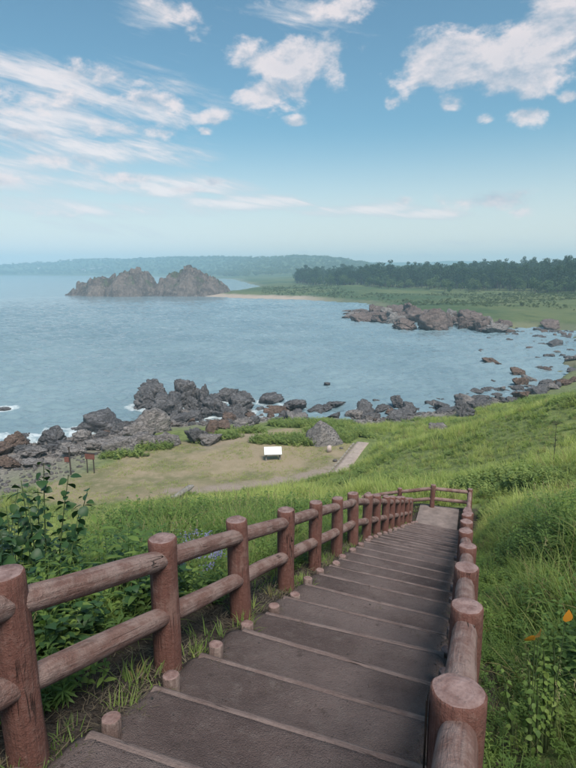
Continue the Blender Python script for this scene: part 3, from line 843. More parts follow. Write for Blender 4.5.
# the rocky island
def island():
    D0 = 405.0
    sk = [(62, 0), (65, 4), (72, 11), (80, 14), (88, 17), (94, 22), (104, 22), (109, 18), (115, 23), (122, 30), (129, 28), (136, 31), (146, 28), (151, 20), (156, 15), (160, 20), (167, 25), (170, 29), (176, 27), (183, 31), (191, 32), (197, 29), (207, 27), (217, 20), (225, 12), (231, 5), (236, 0)]
    us = np.array([q[0] for q in sk]); hs = np.array([q[1] for q in sk]) * D0 / FPX * .84
    X = (us - 288) / FPX * D0
    xs = np.arange(X[0] - 3, X[-1] + 3, .62); ys = np.arange(-34, 34, .8)
    gx_, gy_ = np.meshgrid(xs, ys)
    def worley(x, y, seed):
        ix = np.floor(x); iy = np.floor(y); f1 = np.full(x.shape, 9.); f2 = np.full(x.shape, 9.); idv = np.zeros(x.shape)
        for ox in (-1, 0, 1):
            for oy in (-1, 0, 1):
                cx_, cy_ = ix + ox, iy + oy
                d = np.hypot(cx_ + _hash(cx_, cy_, seed) - x, cy_ + _hash(cx_, cy_, seed + 7) - y)
                nr_ = d < f1
                f2 = np.where(nr_, f1, np.minimum(f2, d)); idv = np.where(nr_, _hash(cx_, cy_, seed + 13), idv); f1 = np.where(nr_, d, f1)
        return f1, f2, idv
    rid = np.interp(gx_ + (fbm(gx_ / 3., gy_ / 3., 85, 2) - .5) * 3, X, hs)
    wd = 7 + rid * .95
    cx = (fbm(gx_ / 26., gx_ * 0, 81, 2) - .5) * 12
    q = np.abs(gy_ - cx) / wd
    prof = np.clip(1 - q ** 3.2, -.4, 1)
    z = rid * prof
    wx = gx_ + (fbm(gx_ / 4., gy_ / 4., 88, 2) - .5) * 4; wy = gy_ + (fbm(gx_ / 4., gy_ / 4., 89, 2) - .5) * 4
    a1, a2, ai = worley(wx / 7., wy / 6., 91); b1, b2, bi = worley(wx / 2.8, wy / 2.6, 95)
    amp = np.clip(rid / 7, 0, 1) * np.clip(1.3 - q, 0, 1)
    rg = 1 - np.abs(2 * fbm(gx_ / 6., gy_ / 6., 91, 3, .55) - 1)
    z = z + ((ai - .72) * 6.0 - np.maximum(0, .16 - (a2 - a1)) * 13 + (bi - .55) * 3.6 - np.maximum(0, .16 - (b2 - b1)) * 5 + (rg - .78) * 3.5) * amp
    z = np.where(q > 1.25, -3, z) - .6
    V = np.stack([gx_.ravel(), gy_.ravel(), z.ravel()], 1)
    ny, nx = gx_.shape
    i = np.arange(ny - 1)[:, None] * nx; j = np.arange(nx - 1)[None, :]
    F = np.stack([i + j, i + j + 1, i + nx + j + 1, i + nx + j], -1).reshape(-1, 4)
    zz_ = z.ravel()[F].max(1); F = F[zz_ > -1.6]
    yd = math.sqrt(1) * D0 * math.cos(PITCH) + 5
    Y0 = D0 * (math.cos(PITCH) + (384 - 299) / FPX * math.sin(PITCH))
    cxm = X.mean()
    V[:, 0] -= cxm
    m, n, p = new_mat('island_rock')
    v = world_vec(n); ge = n.new('ShaderNodeNewGeometry'); sx_ = n.new('ShaderNodeSeparateXYZ'); n.put(sx_.inputs[0], v)
    a = n.noise(v, .12, 6, .65, .4); b = n.noise(v, .55, 6, .7); c = n.noise(n.mapping(v, (1, 1, .35)), .8, 5, .7, .6)
    col = n.mix(n.ramp(a, .35, .65), (.085, .068, .064), (.20, .155, .135))
    col = n.mix(n.m('MULTIPLY', n.ramp(b, .5, .7), .7), col, (.30, .245, .215))
    col = n.mix(n.m('MULTIPLY', n.ramp(c, .48, .3), .7), col, (.045, .040, .040))
    grn = n.m('MULTIPLY', n.ramp(n.noise(v, .09, 5, .65), .52, .62), n.ramp(sx_.outputs[2], 4., 9.))
    col = n.mix(n.m('MULTIPLY', grn, .7), col, (.075, .10, .045))
    n.put(p.inputs['Base Color'], col); p.inputs['Roughness'].default_value = .9
    n.put(p.inputs['Normal'], n.bump(n.m('ADD', b, c), 1.0, 1.2))
    o = link('rocky_island', smooth(fast_mesh('rocky_island', V, F)), m)
    o.location = (cxm, Y0 + 8, 0)
    tag(o, 'craggy brown rock island with two humps out in the bay', 'island')
    return o
isl = island()

# ------------------------------------------------------------------ sea
sx, sy, sF = polar(np.concatenate([np.geomspace(34, 58, 24)[:-1], np.geomspace(58, 430, 560)[:-1], np.geomspace(430, 3550, 190)]))
sx = sx.ravel(); sy = sy.ravel()
sr = np.hypot(sx, sy)
def waves(x, y):
    c_, s_ = math.cos(.3), math.sin(.3)
    X = x * c_ + y * s_; Y = -x * s_ + y * c_
    w = 1 - np.abs(2 * fbm(X / 5.2, Y / 3.2, 301, 3, .55) - 1)
    w2 = 1 - np.abs(2 * fbm(X / 1.9, Y / 1.25, 311, 2, .5) - 1)
    w3 = 1 - np.abs(2 * fbm(X / 11., Y / 5.5, 321, 2, .5) - 1)
    return (w - .7) * .85 + (w2 - .7) * .45 + (w3 - .7) * .5
sz_ = waves(sx, sy) * (1 - .85 * sstep(250, 430, sr)) * sstep(55, 60, sr)
sD = coast_d(sx, sy)
foam = sstep(-4.5, -.3, sD) * (np.hypot(sx, sy) < 130) * .5
rk = [(x, y, r) for (x, y, r, z) in ROCK_POS if z < .6]
nearv = np.nonzero((np.hypot(sx, sy) < 240) & (sD < 3))[0]
best = np.full(len(nearv), 9.)
for (x, y, r) in rk:
    best = np.minimum(best, np.hypot(sx[nearv] - x, sy[nearv] - y) - r * 1.0)
foam[nearv] = np.maximum(foam[nearv], sstep(1.9, .0, best) * .62)
# surf is livelier on the open side than inside the bay
foam *= .85 - .5 * sstep(-10, 6, sx)
me = smooth(fast_mesh('sea', np.stack([sx, sy, sz_], 1), sF))
a = me.attributes.new('foam', 'FLOAT', 'POINT'); a.data.foreach_set('value', foam.astype(np.float32))
m, n, p = new_mat('sea_water')
v = world_vec(n)
at = n.new('ShaderNodeAttribute', attribute_name='foam')
w1 = n.noise(n.mapping(v, (1, 1.7, 1), rot=(0, 0, .35)), .22, 3, .5, .4)
w2 = n.noise(n.mapping(v, (1, 1.9, 1), rot=(0, 0, .2)), .95, 4, .55, .5)
w3 = n.noise(n.mapping(v, (1, 1.5, 1), rot=(0, 0, .5)), 3.4, 3, .6)
h = n.m('ADD', n.m('ADD', n.m('MULTIPLY', w1, .85), n.m('MULTIPLY', w2, .55)), n.m('MULTIPLY', w3, .14))
fz = n.noise(v, 1.1, 6, .7, .8); fz2 = n.noise(v, .28, 4, .6)
ff = n.m('SUBTRACT', n.m('ADD', at.outputs['Fac'], n.m('MULTIPLY', fz2, .35)), n.m('MULTIPLY', fz, .95))
ff = n.m('MULTIPLY', n.ramp(ff, -.04, .34), .85)
cap = n.m('MULTIPLY', n.ramp(n.noise(n.mapping(v, (1, 2.2, 1)), .55, 6, .72, .6), .72, .76), n.ramp(n.noise(v, .02, 3), .45, .6))
ff = n.m('MAXIMUM', ff, n.m('MULTIPLY', cap, .6))
depth = n.noise(v, .03, 4, .6)
wc = n.mix(n.ramp(depth, .35, .65), (.155, .225, .262), (.205, .28, .315))
n.put(p.inputs['Base Color'], n.mix(ff, wc, (.62, .66, .68)))
n.put(p.inputs['Roughness'], n.m('ADD', .08, n.m('MULTIPLY', ff, .6)))
p.inputs['IOR'].default_value = 1.333
n.put(p.inputs['Normal'], n.bump(h, 1.0, .22))
tag(link('sea', me, m), kind='structure')

# ================================================================== STAIRWAY
def ring_log(name, length, rad, seg=20, rings=12, seed=0, taper=0.0, rough=.05, neck=0.0, flat_top=True, bow=0.0, base=0.0):
    """a log standing along +z from 0 to length; material slot 0 bark, slot 1 sawn ends"""
    rg = random.Random(seed); off = Vector((rg.uniform(-20, 20), rg.uniform(-20, 20), rg.uniform(-20, 20)))
    V = []; F = []; MI = []
    zs_ = [base + (length - base) * i / (rings - 1) for i in range(rings)]
    if neck:
        zs_ = sorted(set(zs_ + [base + neck * .5, length - neck * .5, base + neck * 1.2, length - neck * 1.2]))
    bev = rad * .10
    prof = []
    for z in zs_:
        k = 1 - taper * (z - base) / (length - base)
        if neck:
            e = min(z - base, length - z)
            k *= 1 - .14 * max(0, 1 - e / (neck * 1.3))
        prof.append((z, k))
    prof = [(base, prof[0][1] * .93)] + [(base + bev, prof[0][1])] + prof[1:-1] + [(length - bev, prof[-1][1]), (length, prof[-1][1] * .92)]
    for (z, k) in prof:
        bx = bow * math.sin(math.pi * (z - base) / (length - base))
        for s in range(seg):
            a = 2 * math.pi * s / seg
            c = Vector((math.cos(a), math.sin(a), 0))
            n1 = mnoise.noise(Vector((c.x * 1.2, c.y * 1.2, z * 1.6 / max(length, .3) * 1.2)) + off)
            n2 = mnoise.noise(Vector((c.x * 4, c.y * 4, z * 2.5)) + off)
            groove = mnoise.noise(Vector((c.x * 7, c.y * 7, z * .7)) + off)
            r = rad * k * (1 + rough * n1 + rough * .5 * n2 + rough * .5 * min(groove, .2))
            V.append((c.x * r + bx, c.y * r, z + (mnoise.noise(c * 1.5 + off) * rad * .05 if z > length - 2 * bev else 0)))
    nr = len(prof)
    for i in range(nr - 1):
        for s in range(seg):
            s2 = (s + 1) % seg
            F.append((i * seg + s, i * seg + s2, (i + 1) * seg + s2, (i + 1) * seg + s)); MI.append(0)
    for (row, flip) in ((nr - 1, False), (0, True)):
        ctr = len(V)
        zc = prof[row][0] + (-.004 if not flip else .004)
        mid = len(V)
        for s in range(seg):
            q = Vector(V[row * seg + s]); V.append((q.x * .55, q.y * .55, zc + mnoise.noise(q * 20 + off) * .004))
        c0 = len(V); V.append((0, 0, zc + .002))
        for s in range(seg):
            s2 = (s + 1) % seg
            quad = (row * seg + s, row * seg + s2, mid + s2, mid + s); tri = (mid + s, mid + s2, c0)
            F.append(quad[::-1] if flip else quad); MI.append(1)
            F.append(tri[::-1] if flip else tri); MI.append(1)
    me = bpy.data.meshes.new(name); me.from_pydata(V, [], F); me.update()
    me.polygons.foreach_set('material_index', MI)
    smooth(me)
    return me

def between(o, a, b, length):
    a = Vector(a); b = Vector(b)
    d = b - a
    o.location = a
    o.rotation_mode = 'QUATERNION'
    q = d.to_track_quat('Z', 'Y')
    o.rotation_quaternion = q @ Quaternion((0, 0, 1), random.uniform(0, 6.28))
    o.scale = (1, 1, d.length / length)

PITCH_T = .56; T0 = 1.82
stair = bpy.data.objects.new('stairway', None); COL.objects.link(stair); stair['kind'] = 'structure'
LA, LB = -1.60, -.10
NST = int((T_LAND - T0) / PITCH_T) + 1
ts = [T0 + PITCH_T * k + random.uniform(-.02, .02) for k in range(-5, NST)]
STEP_LOGS = []
for i in range(4):
    me = ring_log('step_log', 1.0, .05, 16, 30, 300 + i, 0, .06, 0)
    for z in me.vertices:
        z.co.z = z.co.z * (LB - LA)
    me.materials.append(M_LOG); me.materials.append(M_CUT); STEP_LOGS.append(me)
STAKES = []
for i in range(4):
    me = ring_log('stake', .42, .052, 14, 6, 330 + i, .04, .07); me.materials.append(M_STAKE); me.materials.append(M_CUT); STAKES.append(me)
LOGTOP = lambda t, lat: float(zs(t, lat)) + .035
for k, t in enumerate(ts):
    jit = random.uniform(-.03, .03)
    a = Vector((*stair_xy(t + jit, LA + random.uniform(-.04, .03)), 0)); b = Vector((*stair_xy(t - jit, LB), 0))
    a.z = LOGTOP(t, LA) - .050; b.z = LOGTOP(t, LB) - .050
    o = link('step_log', STEP_LOGS[k % 4], None, stair); between(o, a, b, LB - LA)
    # tread behind this log (towards the viewer)
    tb = ts[k - 1] + .035 if k else t - .5
    nu, nv = 14, 30
    Vt = []; Ft = []
    for iu in range(nu):
        f = iu / (nu - 1)
        for iv in range(nv):
            g = iv / (nv - 1)
            lat = LA - .10 + (LB - LA + .16) * g
            jt = jit * (1 - 2 * g)
            tt = tb + (t - .005 + jt - tb) * f
            edge = min(g, 1 - g)
            wear = -.020 * math.sin(math.pi * g) * math.sin(math.pi * min(1, f * 1.05))
            z = LOGTOP(t, lat) - .006 + .085 * (1 - f) + wear + (.012 * mnoise.noise(Vector((tt * 4, lat * 4, k))) + .006 * mnoise.noise(Vector((tt * 13, lat * 13, k)))) * min(1, (1 - f) * 5) - .06 * max(0, 1 - edge / .05)
            Vt.append((*stair_xy(tt, lat), z))
    for iu in range(nu - 1):
        for iv in range(nv - 1):
            Ft.append((iu * nv + iv, (iu + 1) * nv + iv, (iu + 1) * nv + iv + 1, iu * nv + iv + 1))
    # skirt so that the tread is a slab
    bidx = [iv for iv in range(nv)] + [iu * nv + nv - 1 for iu in range(1, nu)] + [(nu - 1) * nv + iv for iv in range(nv - 2, -1, -1)] + [iu * nv for iu in range(nu - 2, 0, -1)]
    b0 = len(Vt)
    for q in bidx: Vt.append((Vt[q][0], Vt[q][1], Vt[q][2] - .16))
    nb = len(bidx)
    for q in range(nb):
        q2 = (q + 1) % nb
        Ft.append((bidx[q], bidx[q2], b0 + q2, b0 + q))
    me = smooth(fast_mesh('tread', Vt, Ft))
    o = link('tread', me, M_TREAD, stair)
    # stakes that hold the log
    for lat, up in ((LA + random.uniform(-.02, .05), .045), (LB + .03 + random.uniform(-.02, .02), .045)):
        o = link('stake', STAKES[random.randrange(4)], None, stair)
        x, y = stair_xy(t + .105 + random.uniform(-.01, .02), lat)
        o.location = (x, y, LOGTOP(t, lat) + up * random.uniform(.5, 1.0) - .42 - .04)
        o.rotation_euler = (random.uniform(-.06, .06), random.uniform(-.06, .06), random.uniform(0, 6.28))
# landing slab
Vt = []; Ft = []
nu, nv = 16, 16
for iu in range(nu):
    for iv in range(nv):
        t = ts[-1] + .05 + (19.55 - ts[-1]) * iu / (nu - 1); lat = -1.62 + 1.35 * iv / (nv - 1)
        Vt.append((*stair_xy(t, lat), Z_LAND + .012 + .012 * mnoise.noise(Vector((t * 3, lat * 3, 0))) - .02 * (iv in (0, nv - 1))))
for iu in range(nu - 1):
    for iv in range(nv - 1):
        Ft.append((iu * nv + iv, (iu + 1) * nv + iv, (iu + 1) * nv + iv + 1, iu * nv + iv + 1))
M_LANDING = mat_plain('trodden_earth', (.215, .165, .15), .95, .3, 3.)
o = link('landing', smooth(fast_mesh('landing', Vt, Ft)), M_LANDING, stair)

# ================================================================== FENCES
PH = .85; PB = .35
POSTS = []
for i in range(6):
    me = ring_log('post', PH, .086, 28, 18, 400 + i, .03, .10, base=-PB); me.materials.append(M_POST); me.materials.append(M_CUT); POSTS.append(me)
RAILS = []
for i in range(6):
    me = ring_log('rail', 1.2, .063, 18, 14, 430 + i, 0, .09, neck=.10, bow=random.uniform(-.012, .012)); me.materials.append(M_RAIL); me.materials.append(M_CUT); RAILS.append(me)
def add_post(root, x, y, z, rot=None):
    o = link('post', random.choice(POSTS), None, root)
    o.location = (x, y, z)
    o.rotation_euler = (random.uniform(-.02, .02), random.uniform(-.02, .02), random.uniform(0, 6.28))
    o.scale = (random.uniform(.96, 1.05),) * 2 + (1,)
    return o
def add_rail(root, a, b):
    o = link('rail', random.choice(RAILS), None, root); between(o, a, b, 1.2); return o
def fence(name, label, pts, drops=(.135, .52)):
    root = empty(name, (0, 0, 0), label, 'fence')
    posts = []
    for i, (x, y, z) in enumerate(pts):
        posts.append(add_post(root, x, y, z + random.uniform(-.012, .012)))
        if i:
            q = pts[i - 1]
            for dr in drops:
                add_rail(root, (q[0], q[1], q[2] + PH - dr), (x, y, z + PH - dr))
    return root, posts
def fpt(t, lat): return (*stair_xy(t, lat), float(zs(t, lat)))
tl = [1.62 + 1.15 * k for k in range(-2, 15)]
fl, pl = fence('log_fence', 'red-brown log rail fence down the side of the steps facing the sea', [fpt(t, LAT_L + random.uniform(-.015, .015)) for t in tl])
tr_ = [1.68 + 1.15 * k for k in range(-2, 15)]
rp_pts = [fpt(t, LAT_R + random.uniform(-.012, .012)) for t in tr_] + [(*stair_xy(19.5, .06), Z_LAND)]
fr, prr = fence('log_fence', 'red-brown log rail fence along the steps on the hillside side', rp_pts)
# a rusted steel strap on one weathered post
bm = bmesh.new(); bmesh.ops.create_cube(bm, size=1)
for v_ in bm.verts: v_.co = Vector((v_.co.x * .006, v_.co.y * .03, v_.co.z * .5 + PH - .30))
bmesh.ops.bevel(bm, geom=bm.edges[:], offset=.002, segments=1, affect='EDGES')
strap = link('steel_strap', bm_mesh('steel_strap', bm), M_STEEL, prr[2])
_q = Vector((-SR[0], -SR[1], 0)) * .094
_loc = prr[2].rotation_euler.to_matrix().inverted() @ _q
strap.location = (_loc.x, _loc.y, 0)
strap.rotation_euler = (0, 0, math.atan2(_loc.y, _loc.x))
fe = [(*stair_xy(19.5, .06), Z_LAND), (*stair_xy(19.45, -1.2), Z_LAND), (*stair_xy(19.5, -2.35), Z_LAND - .30), (*stair_xy(19.5, -3.5), Z_LAND - .62), (*stair_xy(19.5, -4.65), Z_LAND - .96)]
root = empty('log_fence', (0, 0, 0), 'red-brown log rail fence closing the far end of the landing', 'fence')
for i, q in enumerate(fe):
    if i: add_post(root, *q)
    if i:
        for dr in (.135, .52): add_rail(root, (fe[i - 1][0], fe[i - 1][1], fe[i - 1][2] + PH - dr), (q[0], q[1], q[2] + PH - dr))
def rebase(root, base):
    base = Vector(base)
    for c in root.children: c.location = Vector(c.location) - base
    root.location = base
rebase(fl, fpt(tl[2], LAT_L)); rebase(fr, fpt(tr_[2], LAT_R)); rebase(root, fe[1])
rebase(stair, (*stair_xy(9, -.9), float(zs(9.0))))

# ================================================================== THINGS ON THE LAWN
def on_ground(u, v):
    p, s = hit(u, v); return p, s
# tilted white reading panel on two legs
p, s = on_ground(273, 460)
root = empty('reading_panel', p, 'tilted white reading panel on two grey legs in the middle of the lawn', 'information panel', rz=.08)
wpx = s / FPX
pw = 17.5 * wpx
o = link('panel', box_mesh('panel', pw, .06, .80, .01), M_WHITE, root); o.location = (0, .05, .80); o.rotation_euler = (R(-52), 0, 0)
o2 = link('panel_rim', box_mesh('panel_rim', pw + .06, .03, .86, .008), M_GREYWOOD, root); o2.location = (0, .078, .764); o2.rotation_euler = (R(-52), 0, 0)
for sx_ in (-1, 1):
    o = link('leg', box_mesh('leg', .13, .26, .85, .012, cz=.26), M_GREYWOOD, root); o.location = (sx_ * (pw * .5 - .16), .06, 0)
# red sign box on a dark pole
p, s = on_ground(71, 475)
root = empty('sign_post', p, 'red box sign hung on a tall dark pole at the lawn edge', 'sign')
H_ = 28.5 * s / FPX
V_, F_ = tube_arrays([(0, 0, -.3), (0, 0, H_)], [.055, .05], 10)
link('pole', smooth(fast_mesh('pole', V_, F_)), M_DARKWOOD, root)
o = link('finial', box_mesh('finial', .16, .14, .10, .02), M_DARKWOOD, root); o.location = (0, 0, H_ + .02)
o = link('bracket', box_mesh('bracket', .34, .05, .05, .01), M_DARKWOOD, root); o.location = (-.14, -.02, H_ * .72)
o = link('sign_board', box_mesh('sign_board', .36, .10, .42, .02), M_REDWOOD, root); o.location = (-.22, -.07, H_ * .58)
# notice board on two posts
p, s = on_ground(91, 473)
root = empty('notice_board', p, 'reddish wooden notice board on two thin posts beside the red box sign', 'sign', rz=-.25)
H_ = 21 * s / FPX
for sx_ in (-.30, .30):
    V_, F_ = tube_arrays([(sx_, 0, -.3), (sx_, 0, H_)], [.045, .045], 8)
    link('post', smooth(fast_mesh('post', V_, F_)), M_DARKWOOD, root)
o = link('board', box_mesh('board', .84, .06, .46, .015), M_REDWOOD, root); o.location = (.03, -.06, H_ - .28)
o = link('roof_cap', box_mesh('roof_cap', .92, .18, .05, .012), M_DARKWOOD, root); o.location = (.03, -.02, H_ - .015)
# small pale marker stone by the path
p, s = on_ground(329, 452)
bm = bmesh.new(); bmesh.ops.create_cube(bm, size=1)
for v_ in bm.verts:
    k = .8 if v_.co.z > 0 else 1.0
    v_.co = Vector((v_.co.x * .42 * k, v_.co.y * .3 * k, v_.co.z * .66 + .27))
bmesh.ops.bevel(bm, geom=bm.edges[:], offset=.06, segments=3, affect='EDGES')
o = link('marker_stone', bm_mesh('marker_stone', bm, True), M_PINKSTONE); o.location = p; o.rotation_euler = (0, .05, .3)
tag(o, 'small pale pink marker stone standing beside the paved path', 'stone')
# the pointed grey boulder in the mound
p, s = on_ground(322, 446)
D3, F3 = ico(4)
N3 = np.array([[-.62, -.45, .62], [.72, -.40, .62], [.05, .85, .5], [-.95, .1, .25], [.9, .3, .3], [0, -1, .12], [.35, -.85, .35]]); N3 /= np.linalg.norm(N3, axis=1)[:, None]
h3 = np.array([.50, .62, .6, .85, .9, .72, .66])
r3 = ((np.maximum(D3 @ N3.T, 1e-4) / h3) ** 40).sum(1) ** (-1 / 40.); r3 = np.minimum(r3, 1.3)
P3 = D3 * r3[:, None]
for i in range(len(P3)): P3[i] *= 1 + .05 * mnoise.fractal(Vector(P3[i]) * 2.5, 1, 2, 4)
o = link('pointed_boulder', smooth(fast_mesh('pointed_boulder', P3, F3)), M_RK_PALE)
o.scale = (1.75, 1.4, 1.95); o.location = (p.x, p.y + .8, p.z + .35); o.rotation_euler = (0, -.18, .1)
tag(o, 'pointed pale grey boulder rising from green shrubs beside the lawn', 'rock')
for (u, v, w) in [(335, 462, 6), (341, 449, 5)]:
    rock_px(u, v, w, w * .45, P_, 'small stone lying beside the edge of the paved path', 'stones beside the paved path', 'rock')
# bleached driftwood log on the near rim of the lawn
p, s = on_ground(184, 497)
V_, F_ = tube_arrays([(-.9, -.55, .02), (-.45, -.3, .22), (0, 0, .42), (.35, .22, .62), (.62, .35, .70)], [.10, .16, .20, .17, .08], 10)
for q in V_: q += Vector((mnoise.noise(q * 4), mnoise.noise(q * 4 + Vector((9, 0, 0))), mnoise.noise(q * 5 + Vector((0, 7, 0))))) * .07
o = link('driftwood', smooth(fast_mesh('driftwood', V_, F_)), M_GREYWOOD); o.location = p
tag(o, 'bleached grey driftwood stump at the near rim of the lawn', 'driftwood')
# paved path with kerb
cl = []
for i in range(len(pc) - 1):
    for k in range(6):
        f = k / 6; cl.append(Vector((pc[i][0] + (pc[i + 1][0] - pc[i][0]) * f, pc[i][1] + (pc[i + 1][1] - pc[i][1]) * f, 0)))
Vt = []; Ft = []
KERB = []
for i, c in enumerate(cl):
    d = (cl[min(i + 1, len(cl) - 1)] - cl[max(i - 1, 0)]).normalized(); nrm = Vector((-d.y, d.x, 0))
    zc = tz(c.x, c.y) + .03
    for w, dz in ((-.58, -.35), (-.55, 0), (-.3, .01), (.3, .01), (.55, 0), (.58, -.35)):
        q = c + nrm * w; Vt.append((q.x, q.y, zc + dz))
    KERB.append((c + nrm * .66, zc, math.atan2(d.y, d.x)))
for i in range(len(cl) - 1):
    for j in range(5): Ft.append((i * 6 + j, i * 6 + j + 1, (i + 1) * 6 + j + 1, (i + 1) * 6 + j))
path = tag(link('path', smooth(fast_mesh('path', Vt, Ft)), M_CONC), kind='structure')
kme = box_mesh('kerb_stone', .62, .15, .34, .02); kme.materials.append(M_KERB)
for i in range(0, len(KERB) - 3):
    q, zc, an = KERB[i]
    if i and (q - last).length < .66: continue
    last = q.copy()
    o = link('kerb_stone', kme, None, path); o.location = (q.x, q.y, zc - .06); o.rotation_euler = (0, random.uniform(-.03, .03), an)

# ================================================================== VEGETATION
def blades(n, seed, L=(.35, .7), wid=(.006, .012), spread=.10, lean=(.1, .7), droop=.9, segs=4):
    rg = random.Random(seed); V = []; F = []
    for _ in range(n):
        a = rg.uniform(0, 6.28); rr_ = spread * math.sqrt(rg.random())
        b = Vector((math.cos(a) * rr_, math.sin(a) * rr_, -.03))
        a2 = a + rg.gauss(0, .9); dirh = Vector((math.cos(a2), math.sin(a2), 0)); sd_ = Vector((-dirh.y, dirh.x, 0))
        l = rg.uniform(*L); w = rg.uniform(*wid); th = rg.uniform(*lean); dr = droop * rg.uniform(.4, 1.5)
        p = b.copy(); i0 = len(V)
        for s in range(segs + 1):
            f = s / segs
            wd = w * (1 - f) ** .6 * (1.0 if f > 0 else .7)
            if s < segs:
                V.append(p - sd_ * wd); V.append(p + sd_ * wd)
            else: V.append(p.copy())
            ang = th + dr * f * f * 1.4
            p = p + (dirh * math.sin(ang) + Vector((0, 0, math.cos(ang)))) * (l / segs)
        for s in range(segs - 1): F.append((i0 + 2 * s, i0 + 2 * s + 1, i0 + 2 * s + 3, i0 + 2 * s + 2))
        k = i0 + 2 * (segs - 1); F.append((k, k + 1, k + 2))
    return V, F
def add_leaf(V, F, p, d, up, L, Wd, fold=.25, tip=.35, segs=4, bend=.5):
    d = d.normalized(); s = d.cross(up).normalized()
    if s.length < .1: s = Vector((1, 0, 0))
    n_ = s.cross(d).normalized()
    i0 = len(V); q = p.copy(); dd = d.copy()
    for k in range(segs + 1):
        f = k / segs
        w = Wd * (math.sin(math.pi * (f ** .75)) if 0 < f < 1 else 0.0)
        V.append(q - s * w + n_ * w * fold); V.append(q.copy()); V.append(q + s * w + n_ * w * fold)
        dd = (dd - n_ * bend / segs).normalized(); n_ = s.cross(dd).normalized()
        q = q + dd * (L / segs)
    for k in range(segs):
        a = i0 + 3 * k
        F.append((a, a + 1, a + 4, a + 3)); F.append((a + 1, a + 2, a + 5, a + 4))
def weed(seed, stems=6, H=(.3, .6), leaf=(.05, .1), wid=.32, spread=.14, per=9):
    rg = random.Random(seed); V = []; F = []
    for _ in range(stems):
        a = rg.uniform(0, 6.28); b = Vector((math.cos(a), math.sin(a), 0)) * spread * math.sqrt(rg.random()); b.z = -.03
        ln = Vector((math.cos(a) * rg.uniform(.05, .5), math.sin(a) * rg.uniform(.05, .5), 1)).normalized()
        h = rg.uniform(*H); st_ = [b + ln * h * f + Vector((0, 0, -.06 * f * f)) for f in (0, .5, 1)]
        v0 = len(V)
        tv, tf = tube_arrays(st_, [.004, .003, .0015], 3)
        V += tv; F += [tuple(i + v0 for i in f) for f in tf]
        for k in range(per):
            f = .2 + .8 * (k + 1) / per
            pp = b + ln * h * f + Vector((0, 0, -.06 * f * f)); az_ = k * 2.4 + rg.uniform(-.4, .4)
            dv = Vector((math.cos(az_), math.sin(az_), rg.uniform(.1, .7)))
            L = rg.uniform(*leaf) * (1.15 - .45 * f)
            add_leaf(V, F, pp, dv, Vector((0, 0, 1)), L, L * wid * rg.uniform(.8, 1.2), .2, segs=3, bend=rg.uniform(.2, 1.0))
    return V, F
def pyd(name, V, F, mat):
    me = bpy.data.meshes.new(name); me.from_pydata([tuple(v) for v in V], [], F); me.update(); smooth(me)
    me.materials.append(mat); return me
def source_collection(name, meshes):
    c = bpy.data.collections.new(name)
    for i, me in enumerate(meshes):
        o = bpy.data.objects.new('%s_%02d' % (name, i), me); c.objects.link(o)
    return c
def scatter(name, coll, nvar, P, rot, scl, label, cat=None):
    """one 'stuff' object: instances of the clump meshes on points"""
    me = bpy.data.meshes.new(name); me.vertices.add(len(P)); me.vertices.foreach_set('co', np.asarray(P, np.float32).ravel())
    a = me.attributes.new('rot', 'FLOAT_VECTOR', 'POINT'); a.data.foreach_set('vector', np.asarray(rot, np.float32).ravel())
    a = me.attributes.new('scl', 'FLOAT_VECTOR', 'POINT'); a.data.foreach_set('vector', np.asarray(scl, np.float32).ravel())
    a = me.attributes.new('pick', 'INT', 'POINT'); a.data.foreach_set('value', RNG.integers(0, nvar, len(P)).astype(np.int32))
    o = link(name, me)
    ng = bpy.data.node_groups.new(name, 'GeometryNodeTree')
    ng.interface.new_socket('Geometry', in_out='INPUT', socket_type='NodeSocketGeometry')
    ng.interface.new_socket('Geometry', in_out='OUTPUT', socket_type='NodeSocketGeometry')
    gi = ng.nodes.new('NodeGroupInput'); go = ng.nodes.new('NodeGroupOutput')
    ip = ng.nodes.new('GeometryNodeInstanceOnPoints'); ci = ng.nodes.new('GeometryNodeCollectionInfo')
    ci.inputs['Collection'].default_value = coll; ci.inputs['Separate Children'].default_value = True; ci.inputs['Reset Children'].default_value = True
    def attr(nm, ty):
        q = ng.nodes.new('GeometryNodeInputNamedAttribute'); q.data_type = ty; q.inputs[0].default_value = nm
        return [s for s in q.outputs if s.enabled][0]
    L = ng.links.new
    L(gi.outputs[0], ip.inputs['Points']); L(ci.outputs[0], ip.inputs['Instance'])
    ip.inputs['Pick Instance'].default_value = True
    L(attr('pick', 'INT'), ip.inputs['Instance Index']); L(attr('rot', 'FLOAT_VECTOR'), ip.inputs['Rotation']); L(attr('scl', 'FLOAT_VECTOR'), ip.inputs['Scale'])
    L(ip.outputs[0], go.inputs[0])
    md = o.modifiers.new('scatter', 'NODES'); md.node_group = ng
    return tag(o, label, cat, kind='stuff')
def rand_pts(n, rmin, rmax, amin, amax):
    r = np.sqrt(RNG.uniform(rmin ** 2, rmax ** 2, n)); a = np.radians(RNG.uniform(amin, amax, n))
    return r * np.sin(a), r * np.cos(a)
